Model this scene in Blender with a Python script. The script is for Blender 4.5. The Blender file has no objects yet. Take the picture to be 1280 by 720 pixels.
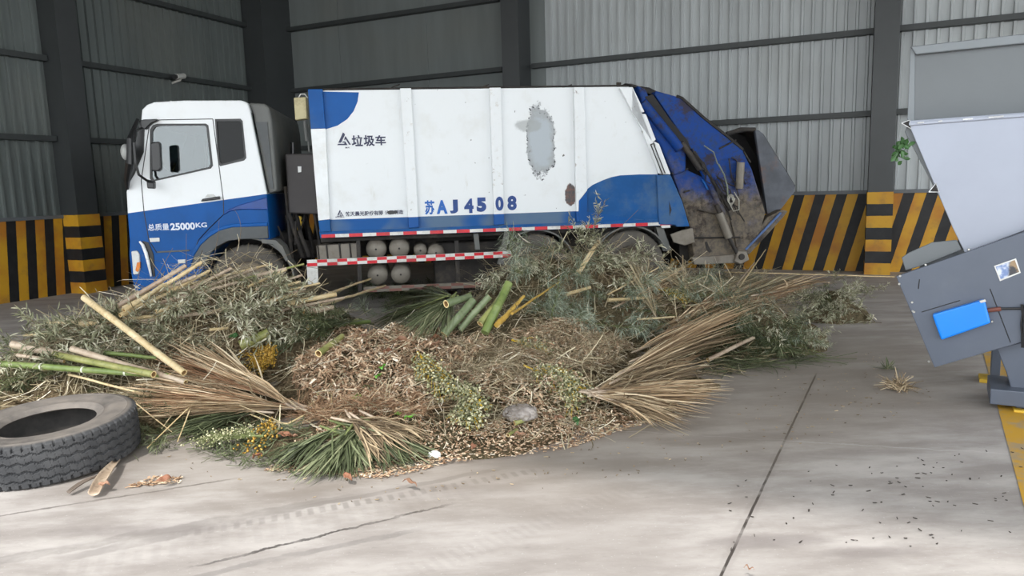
import bpy, bmesh, math, random
import numpy as np
from mathutils import Vector, Matrix
random.seed(7); rng = np.random.default_rng(11)
scene = bpy.context.scene
COL = scene.collection
PI = math.pi

# ---------------------------------------------------------------- camera
F = 900.0
PITCH, ROLL = math.radians(8.12), math.radians(-1.694)
YB, YT = math.radians(-24.486), math.radians(7.371)
cfw = Vector((0, math.cos(PITCH), -math.sin(PITCH)))
cu0 = Vector((0, math.sin(PITCH), math.cos(PITCH)))
cr0 = Vector((1, 0, 0))
crt = cr0*math.cos(ROLL)+cu0*math.sin(ROLL)
cup = -cr0*math.sin(ROLL)+cu0*math.cos(ROLL)
EYE = Vector((0, 0, 1.65))
cam = bpy.data.cameras.new('camera'); camo = bpy.data.objects.new('camera', cam); COL.objects.link(camo)
cam.sensor_width = 36; cam.lens = 36*F/1280; cam.clip_end = 300; cam.clip_start = 0.05
M = Matrix((crt, cup, -cfw)).transposed().to_4x4(); M.translation = EYE
camo.matrix_world = M
scene.camera = camo

def ray(px, py):
    return (cfw*F+crt*(px-640)-cup*(py-360)).normalized()
def on_plane(px, py, p0, n):
    d = ray(px, py); return EYE+d*((p0-EYE).dot(n)/d.dot(n))
def on_z(px, py, z=0):
    d = ray(px, py); return EYE+d*((z-EYE.z)/d.z)

# ---------------------------------------------------------------- materials
def srgb(r, g, b):
    f = lambda c: (c/255/12.92) if c/255 <= .04045 else ((c/255+.055)/1.055)**2.4
    return (f(r), f(g), f(b), 1)
class NT:
    def __init__(s, m):
        m.use_nodes = True; s.nt = m.node_tree; s.nt.nodes.clear()
        s.out = s.n('ShaderNodeOutputMaterial'); s.b = s.n('ShaderNodeBsdfPrincipled')
        s.l(s.b.outputs[0], s.out.inputs[0])
    def n(s, t, **k):
        x = s.nt.nodes.new(t)
        for a, v in k.items(): setattr(x, a, v)
        return x
    def l(s, a, b): s.nt.links.new(a, b)
    def val(s, inp, v):
        if hasattr(v, 'links'): s.l(v, inp)
        else: inp.default_value = v
    def math(s, op, a, b=0.0, c=0.0):
        x = s.n('ShaderNodeMath', operation=op)
        s.val(x.inputs[0], a); s.val(x.inputs[1], b)
        if op in ('MULTIPLY_ADD', 'SMOOTH_MIN', 'SMOOTH_MAX', 'COMPARE'): s.val(x.inputs[2], c)
        return x.outputs[0]
    def obj(s):
        if not hasattr(s, '_o'): s._o = s.n('ShaderNodeTexCoord').outputs['Object']
        return s._o
    def xyz(s):
        if not hasattr(s, '_x'):
            x = s.n('ShaderNodeSeparateXYZ'); s.l(s.obj(), x.inputs[0]); s._x = x.outputs
        return s._x
    def scaled(s, sc, loc=(0, 0, 0), rz=0):
        x = s.n('ShaderNodeMapping'); s.l(s.obj(), x.inputs[0])
        x.inputs['Scale'].default_value = sc; x.inputs['Location'].default_value = loc; x.inputs['Rotation'].default_value = (0, 0, rz)
        return x.outputs[0]
    def noise(s, scale=5, detail=4, rough=.55, vec=None, dist=0):
        x = s.n('ShaderNodeTexNoise'); s.l(vec or s.obj(), x.inputs['Vector'])
        x.inputs['Scale'].default_value = scale; x.inputs['Detail'].default_value = detail
        x.inputs['Roughness'].default_value = rough; x.inputs['Distortion'].default_value = dist
        return x.outputs[0]
    def step(s, v, a, b):           # smooth ramp 0..1 between a and b
        x = s.n('ShaderNodeMapRange', clamp=True); x.interpolation_type = 'SMOOTHSTEP'
        s.val(x.inputs[0], v); x.inputs[1].default_value = a; x.inputs[2].default_value = b
        return x.outputs[0]
    def mix(s, f, a, b):
        x = s.n('ShaderNodeMix', data_type='RGBA'); s.val(x.inputs[0], f)
        s.val(x.inputs[6], a); s.val(x.inputs[7], b); return x.outputs[2]
    def ramp(s, v, stops):
        x = s.n('ShaderNodeValToRGB'); s.val(x.inputs[0], v); e = x.color_ramp.elements
        while len(e) < len(stops): e.new(.5)
        for i, (p, c) in enumerate(stops): e[i].position = p; e[i].color = c
        return x.outputs[0]
    def bump(s, h, strength=.3, dist=.01):
        x = s.n('ShaderNodeBump'); s.l(h, x.inputs['Height']); x.inputs['Strength'].default_value = strength
        x.inputs['Distance'].default_value = dist; s.l(x.outputs[0], s.b.inputs['Normal'])
    def fin(s, col, rough=.5, metal=0, spec=None):
        s.val(s.b.inputs['Base Color'], col); s.val(s.b.inputs['Roughness'], rough); s.b.inputs['Metallic'].default_value = metal
        if spec is not None: s.b.inputs['Specular IOR Level'].default_value = spec
MATS = {}
def simple(name, col, rough=.5, metal=0, var=.25, scale=6, dirt=None, dirtamt=.5, bump=0, spec=None, bscale=40):
    if name in MATS: return MATS[name]
    m = bpy.data.materials.new(name); t = NT(m); c = col
    dark = tuple(x*(1-var) for x in col[:3])+(1,); light = tuple(min(1, x*(1+var*.6)) for x in col[:3])+(1,)
    c = t.mix(t.step(t.noise(scale, 5, .6), .3, .7), dark, light)
    if dirt: c = t.mix(t.math('MULTIPLY', t.step(t.noise(scale*.6, 6, .7), .48, .68), dirtamt), c, dirt)
    t.fin(c, rough, metal, spec)
    if bump: t.bump(t.noise(bscale, 4), bump, .01)
    MATS[name] = m; return m
def tinted(name, stops, rough=.7, trans=0, rnd=.35, spec=.25):
    """material whose colour runs along a ramp by a per-blade tint plus a per-object offset"""
    m = bpy.data.materials.new(name); t = NT(m)
    a = t.n('ShaderNodeAttribute', attribute_name='tint'); oi = t.n('ShaderNodeObjectInfo')
    v = t.math('ADD', t.math('MULTIPLY', a.outputs['Fac'], 1-rnd), t.math('MULTIPLY', oi.outputs['Random'], rnd))
    c = t.ramp(v, stops)
    t.fin(c, rough, 0, spec)
    if trans:
        tr = t.n('ShaderNodeBsdfTranslucent'); t.l(c, tr.inputs[0]); mx = t.n('ShaderNodeMixShader'); mx.inputs[0].default_value = trans
        t.l(t.b.outputs[0], mx.inputs[1]); t.l(tr.outputs[0], mx.inputs[2]); t.l(mx.outputs[0], t.out.inputs[0])
    MATS[name] = m; return m

# ---------------------------------------------------------------- mesh helpers
class MB:
    def __init__(s): s.v = []; s.f = []; s.m = []; s.t = []
    def add(s, vs, fs, mi=0, tint=0.5):
        o = len(s.v); s.v.extend([tuple(v) for v in vs])
        for f in fs: s.f.append(tuple(i+o for i in f)); s.m.append(mi); s.t.append(tint)
        return s
    def prism(s, poly, y0, y1, mi=0):          # poly of (x,z), extruded along y
        n = len(poly)
        ar = sum(poly[i][0]*poly[(i+1) % n][1]-poly[(i+1) % n][0]*poly[i][1] for i in range(n))
        if ar < 0: poly = poly[::-1]
        vs = [(x, y0, z) for x, z in poly]+[(x, y1, z) for x, z in poly]
        fs = [tuple(range(n)), tuple(range(2*n-1, n-1, -1))]+[(i, i+n, (i+1) % n+n, (i+1) % n) for i in range(n)]
        return s.add(vs, fs, mi)
    def box(s, x0, x1, y0, y1, z0, z1, mi=0):
        return s.prism([(x0, z0), (x1, z0), (x1, z1), (x0, z1)], y0, y1, mi)
    def tube(s, pts, r, n=8, mi=0, tint=.5, caps=True):
        pts = [Vector(p) for p in pts]; k = len(pts)
        rs = r if hasattr(r, '__len__') else [r]*k
        d0 = (pts[1]-pts[0]).normalized(); a = d0.orthogonal().normalized(); vs = []
        for i in range(k):
            d = (pts[min(i+1, k-1)]-pts[max(i-1, 0)])
            if d.length < 1e-9: d = d0
            d.normalize(); a = (a-d*a.dot(d))
            a = a.normalized() if a.length > 1e-6 else d.orthogonal().normalized()
            b = d.cross(a)
            for j in range(n):
                t = 2*PI*j/n; vs.append(pts[i]+(a*math.cos(t)+b*math.sin(t))*rs[i])
        fs = [(i*n+j, i*n+(j+1) % n, (i+1)*n+(j+1) % n, (i+1)*n+j) for i in range(k-1) for j in range(n)]
        if caps: fs += [tuple(range(n-1, -1, -1)), tuple(range((k-1)*n, k*n))]
        return s.add(vs, fs, mi, tint)
    def lathe(s, prof, c, n=32, mi=0, axis='y', closed=False):   # prof of (r, h)
        vs = []; k = len(prof); c = Vector(c)
        for r, h in prof:
            for j in range(n):
                t = 2*PI*j/n; p = (r*math.cos(t), h, r*math.sin(t)) if axis == 'y' else ((r*math.cos(t), r*math.sin(t), h) if axis == 'z' else (h, r*math.cos(t), r*math.sin(t)))
                vs.append(c+Vector(p))
        kk = k if closed else k-1
        fs = [(i*n+j, i*n+(j+1) % n, ((i+1) % k)*n+(j+1) % n, ((i+1) % k)*n+j) for i in range(kk) for j in range(n)]
        return s.add(vs, fs, mi)
    def blade(s, p, d, up, L, W, tint=.5, mi=0, droop=0.0, seg=2):
        d = d.normalized(); side = d.cross(up)
        side = side.normalized() if side.length > 1e-6 else d.orthogonal().normalized()
        nr = side.cross(d); q = p; vs = [p]; fs = []; dd = d.copy(); st = L/(seg+1)
        for i in range(seg):
            dd = (dd+Vector((0, 0, -droop/(seg+1)))).normalized(); q = q+dd*st
            w = W*.5*(1 if seg < 3 else math.sin(PI*(i+1.2)/(seg+1.4)))
            vs += [q-side*w+nr*w*.35, q, q+side*w+nr*w*.35]
        q = q+(dd+Vector((0, 0, -droop/(seg+1)))).normalized()*st; vs.append(q)
        fs += [(0, 1, 2), (0, 2, 3)]
        for i in range(seg-1):
            a = 1+3*i; fs += [(a, a+3, a+4, a+1), (a+1, a+4, a+5, a+2)]
        a = 1+3*(seg-1); e = len(vs)-1; fs += [(a, e, a+1), (a+1, e, a+2)]
        return s.add(vs, fs, mi, tint)
    def mesh(s, name, mats, smooth=False):
        me = bpy.data.meshes.new(name); me.from_pydata(s.v, [], s.f)
        for m in (mats if isinstance(mats, (list, tuple)) else [mats]): me.materials.append(m)
        me.polygons.foreach_set('material_index', s.m)
        if smooth: me.polygons.foreach_set('use_smooth', [True]*len(s.f))
        at = me.attributes.new('tint', 'FLOAT', 'FACE'); at.data.foreach_set('value', s.t)
        me.update(); return me
    def obj(s, name, mats, parent=None, smooth=False, bevel=0, autos=None, loc=None):
        me = s.mesh(name, mats, smooth or bool(autos))
        o = bpy.data.objects.new(name, me); COL.objects.link(o)
        if parent: o.parent = parent
        if loc is not None:
            me.transform(Matrix.Translation(-Vector(loc))); o.location = loc
        if bevel:
            b = o.modifiers.new('bevel', 'BEVEL'); b.width = bevel; b.segments = 2; b.limit_method = 'ANGLE'; b.angle_limit = math.radians(35)
        if autos:
            for e in sharp_edges(me, autos): pass
        return o
def sharp_edges(me, ang):
    bm = bmesh.new(); bm.from_mesh(me)
    for e in bm.edges:
        if len(e.link_faces) == 2 and e.calc_face_angle(0) > math.radians(ang): e.smooth = False
        elif len(e.link_faces) != 2: e.smooth = False
    bm.to_mesh(me); bm.free(); return []
def empty(name, loc=(0, 0, 0), rz=0):
    o = bpy.data.objects.new(name, None); COL.objects.link(o); o.location = loc; o.rotation_euler = (0, 0, rz); o.empty_display_size = .2; return o
def tag(o, label=None, cat=None, group=None, kind=None):
    if label: o['label'] = label
    if cat: o['category'] = cat
    if group: o['group'] = group
    if kind: o['kind'] = kind
    return o
def fix_normals(o):
    bm = bmesh.new(); bm.from_mesh(o.data); bmesh.ops.recalc_face_normals(bm, faces=bm.faces); bm.to_mesh(o.data); bm.free()
def boolean(o, cutters):
    """cut solids out of o and bake the result"""
    for c in cutters:
        m = o.modifiers.new('cut', 'BOOLEAN'); m.operation = 'DIFFERENCE'; m.solver = 'EXACT'; m.use_self = True; m.object = c
    bpy.context.view_layer.update()
    dg = bpy.context.evaluated_depsgraph_get()
    me = bpy.data.meshes.new_from_object(o.evaluated_get(dg)); o.modifiers.clear(); o.data = me
    for c in cutters: bpy.data.objects.remove(c, do_unlink=True)
    return o
def text_mesh(body, size, bold=0.0, extrude=.0015, align='LEFT'):
    cu = bpy.data.curves.new('lettering', 'FONT'); cu.body = body; cu.size = size; cu.extrude = extrude; cu.offset = bold; cu.align_x = align
    cu.resolution_u = 4
    o = bpy.data.objects.new('lettering', cu); COL.objects.link(o)
    bpy.context.view_layer.update(); dg = bpy.context.evaluated_depsgraph_get()
    me = bpy.data.meshes.new_from_object(o.evaluated_get(dg)); bpy.data.objects.remove(o, do_unlink=True); return me
# ---------------------------------------------------------------- the shed
SH = empty('shed_frame'); bpy.data.objects.remove(SH)
RB = Matrix.Rotation(YB, 4, 'Z')          # building frame: x along back wall, y towards it
XL, YW, ZR = -12.3, 13.8, 8.0
def struct(mb, name, mats, **k):
    o = mb.obj(name, mats, **k); o.matrix_world = RB; o['kind'] = 'structure'; return o
steel_dark = simple('dark_painted_steel', srgb(54, 58, 58), .5, 0, .12, 3)
def corr_mat(name, col, streak=.12):
    m = bpy.data.materials.new(name); t = NT(m)
    n = t.noise(3, 5, .6, t.scaled((1, 1, .12))); n2 = t.noise(.5, 3)
    c = t.mix(t.step(n, .3, .75), tuple(x*(1-streak) for x in col[:3])+(1,), tuple(x*(1+streak) for x in col[:3])+(1,))
    c = t.mix(t.math('MULTIPLY', t.step(n2, .5, .7), .15), c, srgb(120, 116, 104))
    t.fin(c, .45, .0, .4); return m
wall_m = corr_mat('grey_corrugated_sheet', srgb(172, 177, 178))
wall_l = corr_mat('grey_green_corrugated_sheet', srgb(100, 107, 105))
flat_m = corr_mat('smooth_grey_panel', srgb(112, 118, 117), .1)
def hazard(name, axis, period, lean, phase, duty=.5, horizontal=False):
    m = bpy.data.materials.new(name); t = NT(m); x = t.xyz()
    if horizontal: v = t.math('MULTIPLY_ADD', x[2], 1/period, phase)
    else: v = t.math('ADD', t.math('MULTIPLY', t.math('SUBTRACT', x[axis], t.math('MULTIPLY', x[2], lean)), 1/period), phase)
    wob = t.math('MULTIPLY', t.math('SUBTRACT', t.noise(9, 3), .5), .03)
    fr = t.math('FRACT', t.math('ADD', t.math('ADD', v, wob), 50.0))
    yel = t.math('LESS_THAN', fr, duty)
    d = t.noise(5, 6, .65); d2 = t.noise(1.3, 4)
    yc = t.mix(t.step(d2, .4, .65), srgb(196, 148, 32), srgb(172, 112, 32))
    yc = t.mix(t.math('MULTIPLY', t.step(d, .5, .75), .45), yc, srgb(120, 92, 60))
    bc = t.mix(t.step(d, .35, .75), srgb(18, 19, 22), srgb(36, 36, 37))
    c = t.mix(yel, bc, yc)
    t.fin(c, .6); t.bump(t.noise(30, 3), .15, .005); return m
def wainscot_mats():
    return (hazard('hazard_stripes_left', 1, .311, .075, -(7.42-1.34*.075)/.311+.0),
            hazard('hazard_stripes_back', 0, .34, .26, -(-.56-1.31*.26)/.34))
HZL, HZB = wainscot_mats()
HZC = hazard('hazard_bands_column', 2, .39, 0, 0, .5, True)

def corrugated(axis, a0, a1, plane, sgn, z0, z1, rib=.17, dep=.03):
    """trapezoid rib sheet; axis 'x' runs along the back wall, 'y' along the left wall"""
    mb = MB(); pts = []; a = a0
    while a < a1:
        for da, dd in ((0, 0), (.112, 0), (.120, dep), (.157, dep)): 
            if a+da <= a1: pts.append((a+da, dd))
        a += rib
    pts.append((a1, 0)); vs = []
    for z in (z0, z1):
        for p, d in pts:
            vs.append((p, plane+sgn*d, z) if axis == 'x' else (plane+sgn*d, p, z))
    n = len(pts); fs = [(i, i+1, n+i+1, n+i) for i in range(n-1)]
    # back skin gives the sheet a thickness
    b = [((a0, plane-sgn*.05, z) if axis == 'x' else (plane-sgn*.05, a0, z)) for z in (z0, z1)]+[((a1, plane-sgn*.05, z) if axis == 'x' else (plane-sgn*.05, a1, z)) for z in (z0, z1)]
    mb.add(vs, fs); mb.add(b, [(0, 1, 3, 2)]); return mb
mbk = corrugated('x', -5.4, 11.0, YW, -1, 1.37, ZR)
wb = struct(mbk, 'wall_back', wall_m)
# smooth lined bay beside the corner
mb = MB()
for a, b in ((-12.3, -10.37), (-10.36, -8.09), (-8.08, -5.4)): mb.box(a, b, YW-.02, YW+.05, 1.37, ZR)
struct(mb, 'wall_back_smooth', flat_m, bevel=.004)
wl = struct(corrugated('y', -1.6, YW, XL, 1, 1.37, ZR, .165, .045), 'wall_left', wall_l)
# masonry upstand with hazard paint
struct(MB().box(XL, 11, YW-.06, YW+.2, 0, 1.33), 'wall_back_upstand', HZB)
struct(MB().box(XL-.2, XL+.06, -1.6, YW, 0, 1.31), 'wall_left_upstand', HZL)
grey_trim = simple('grey_trim', srgb(96, 100, 103), .5, 0, .1, 3)
struct(MB().box(XL, 11, YW-.09, YW+.02, 1.33, 1.39), 'trim_1', grey_trim)
struct(MB().box(XL-.02, XL+.09, -1.6, YW, 1.31, 1.37), 'trim_2', grey_trim)
# girts (purlins along the walls)
n = 3
for z in (2.66, 3.98, 5.35, 6.7):
    mb = MB()
    for a, b in ((XL, -6.3), (-5.65, .44), (.8, 7.0), (7.4, 11)): mb.box(a, b, YW-.16, YW, z-.045, z+.045); mb.box(a, b, YW-.17, YW-.15, z-.045, z+.02)
    o = struct(mb, 'trim_%d' % n, steel_dark); n += 1
    mb = MB()
    for a, b in ((-1.6, 8.2), (8.62, YW)): mb.box(XL, XL+.16, a, b, z-.045, z+.045)
    struct(mb, 'trim_%d' % n, steel_dark); n += 1
# columns with painted foot
colm = simple('column_paint', srgb(58, 61, 62), .45, 0, .08, 2)
def column(x0, x1, y0, y1, nm):
    mb = MB().box(x0, x1, y0, y1, 1.365, ZR)
    mb.box(x0-.012, x1+.012, y0-.012, y1+.012, 0, 1.365, 1)
    return struct(mb, nm, [colm, HZC])
column(.43, .79, YW-.5, YW-.02, 'trim_%d' % n); n += 1
column(-6.08, -5.72, YW-.6, YW-.02, 'trim_%d' % n); n += 1
column(XL, -11.86, 8.22, 8.60, 'trim_%d' % n); n += 1
column(XL+.02, -11.72, YW-.95, YW-.02, 'trim_%d' % n); n += 1
column(7.0, 7.4, YW-.5, YW-.02, 'trim_%d' % n); n += 1
# roof sheet and rafters
roofm = simple('roof_sheet', srgb(150, 152, 150), .6, 0, .1, 1)
mb = MB().box(XL-.3, 12, -.35, YW+.3, ZR, ZR+.12)
mb.box(XL-.3, 12, -.38, -.3, 5.6, ZR)  # unseen front header, added to block skylight and darken the shed's depth
for x in (-12.1, -6, .6, 7.2): mb.box(x-.12, x+.12, -.3, YW, ZR-.5, ZR)
struct(mb, 'ceiling', roofm)

# ---------------------------------------------------------------- floor
def floor_mat():
    m = bpy.data.materials.new('worn_concrete_floor'); t = NT(m); X = t.xyz()
    big = t.noise(.45, 4, .6); mid = t.noise(2.2, 6, .65, t.scaled((.55, 1.6, 1), rz=math.radians(-18))); fine = t.noise(28, 6, .7, t.scaled((.7, 1.5, 1)))
    c = t.mix(t.step(mid, .33, .68), srgb(146, 139, 134), srgb(180, 174, 169))
    c = t.mix(t.math('MULTIPLY', t.step(big, .42, .62), .45), c, srgb(144, 136, 130))
    c = t.mix(t.math('MULTIPLY', t.step(fine, .55, .8), .35), c, srgb(106, 101, 97))
    c = t.mix(t.math('MULTIPLY', t.step(t.noise(60, 3, .6), .62, .75), .4), c, srgb(205, 202, 198))
    def line(p, q, w, depth, col, c, wob=.02, band=None, ws=6):
        p = Vector(p); q = Vector(q); d = (q-p); L = d.length; d /= L; nx, ny = -d.y, d.x
        dist = t.math('ADD', t.math('MULTIPLY', X[0], nx), t.math('MULTIPLY_ADD', X[1], ny, -(p.x*nx+p.y*ny)))
        al = t.math('ADD', t.math('MULTIPLY', X[0], d.x), t.math('MULTIPLY_ADD', X[1], d.y, -(p.x*d.x+p.y*d.y)))
        wo = t.math('MULTIPLY', t.math('SUBTRACT', t.noise(ws, 4, .7), .5), wob)
        a = t.math('ABSOLUTE', t.math('ADD', dist, wo))
        k = t.math('SUBTRACT', 1.0, t.step(a, w*.5, w))
        k = t.math('MULTIPLY', k, t.math('MULTIPLY', t.step(al, -.15, .1), t.math('SUBTRACT', 1.0, t.step(al, L-.1, L+.15))))
        if band:
            s = t.math('SINE', t.math('MULTIPLY', al, 2*PI/band)); k = t.math('MULTIPLY', k, t.step(s, -.6, .7))
        k = t.math('MULTIPLY', k, t.math('MULTIPLY', t.step(t.noise(3.1, 4, .7), .2, .62), depth))
        return t.mix(k, c, col), k
    dk = srgb(70, 64, 60)
    c, j1 = line((.2, 1.66), (2.51, 5.84), .0085, 1.3, dk, c, .006)
    c, _ = line((.2, 1.66), (2.51, 5.84), .04, .12, dk, c, .03)
    c, j2 = line((-9, 5.9), (9, 2.9), .006, .0, dk, c, .05)
    c, j3 = line((-1.42, 3.05), (-.42, 3.56), .014, 1.1, srgb(84, 79, 76), c, .09)
    c, _ = line((-2.2, 2.95), (-.2, 3.78), .12, .10, srgb(108, 103, 100), c, .03, .075)
    c, _ = line((-1.6, 3.35), (.1, 4.0), .05, .45, srgb(106, 101, 98), c, .04, .06)
    c, _ = line((-3.0, 2.9), (-.9, 3.72), .06, .45, srgb(108, 103, 99), c, .1)
    c, _ = line((-.5, 2.9), (.6, 3.7), .09, .14, srgb(116, 110, 108), c, .02, .05)
    c, _ = line((-2.9, 3.55), (-1.7, 4.0), .012, .9, srgb(98, 92, 88), c, .05)
    c, _ = line((.3, 4.75), (3.6, 3.85), .010, .5, srgb(196, 192, 187), c, .1)
    c, _ = line((-1.5, 2.9), (-.55, 3.3), .03, .6, srgb(120, 115, 112), c, .09, None, 3)
    c, _ = line((-1.15, 3.6), (-.1, 4.05), .035, .6, srgb(124, 118, 114), c, .09, None, 3)
    c, _ = line((-2.1, 3.15), (-1.3, 3.5), .05, .5, srgb(122, 116, 113), c, .12, None, 3)
    # round stains on the right foreground, dirt apron round the heap
    for (cx, cy, rx, ry, am) in ((1.15, 3.1, .35, .07, .5), (1.55, 2.98, .25, .06, .4), (1.5, 4.45, .8, .1, .35), (1.75, 4.1, .9, .1, .25), (-1.9, 3.4, .5, .07, .35), (-.6, 3.75, .9, .12, .25)):
        u = t.math('DIVIDE', t.math('SUBTRACT', X[0], cx), rx); v = t.math('DIVIDE', t.math('SUBTRACT', X[1], cy), ry)
        r = t.math('ADD', t.math('MULTIPLY', u, u), t.math('MULTIPLY', v, v)); r = t.math('ADD', r, t.math('MULTIPLY', mid, 1.4))
        c = t.mix(t.math('MULTIPLY', t.math('SUBTRACT', 1.0, t.step(r, .7, 1.9)), am), c, srgb(116, 108, 106))
    u = t.math('DIVIDE', t.math('SUBTRACT', X[0], -.3), 4.2); v = t.math('DIVIDE', t.math('SUBTRACT', X[1], 6.4), 2.9)
    r = t.math('ADD', t.math('MULTIPLY', u, u), t.math('MULTIPLY', v, v)); r = t.math('ADD', r, t.math('MULTIPLY', mid, .5))
    c = t.mix(t.math('MULTIPLY', t.math('SUBTRACT', 1.0, t.step(r, .8, 1.5)), .4), c, srgb(128, 116, 100))
    t.fin(c, t.ramp(mid, [(0, (.55,)*3+(1,)), (1, (.8,)*3+(1,))]), 0, .35)
    t.bump(t.math('SUBTRACT', t.math('ADD', t.math('MULTIPLY', fine, .35), t.math('MULTIPLY', mid, .4)), t.math('MULTIPLY', t.math('ADD', j1, j3), 1.2)), .25, .01)
    return m
fl = MB().add([(-30, -25, 0), (30, -25, 0), (30, 22, 0), (-30, 22, 0)], [(0, 1, 2, 3)]).obj('floor', floor_mat()); fl['kind'] = 'structure'
# painted yellow floor line
yl = bpy.data.materials.new('worn_yellow_floor_paint'); t = NT(yl)
t.fin(t.mix(t.math('MULTIPLY', t.step(t.noise(4, 6, .75), .42, .62), .75), srgb(196, 150, 44), srgb(150, 140, 124)), .7)
p, q = Vector((2.1, 2.68)), Vector((4.4, 6.6)); d = (q-p).normalized(); s = Vector((d.y, -d.x))*.14
o = MB().add([(p.x, p.y, .003), (q.x, q.y, .003), (q.x+s.x, q.y+s.y, .003), (p.x+s.x, p.y+s.y, .003)], [(0, 1, 2, 3), ], 0).obj('trim_%d' % n, yl); o['kind'] = 'structure'; n += 1

# security camera on the left wall, clamped to a girt
plast = simple('white_plastic', srgb(205, 205, 200), .4, 0, .05); black = simple('black_plastic', srgb(22, 23, 25), .35, 0, .1)
cp = on_plane(227, 96, RB@Vector((XL+.3, 0, 0)), RB.to_3x3()@Vector((1, 0, 0)))
sc = empty('security_camera', cp, YB); tag(sc, 'small white security camera clamped to the dark rail high on the left wall', 'camera')
MB().tube([(-.28, 0, -.1), (-.05, 0, -.06), (0, 0, 0)], .022, 8).obj('bracket', plast, sc)
MB().tube([(-.05, .1, .03), (.03, -.16, -.02)], .055, 12).obj('housing', plast, sc, autos=40)
MB().tube([(.02, -.155, -.018), (.035, -.2, -.026)], .05, 12).obj('lens_hood', black, sc, autos=40)
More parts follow.
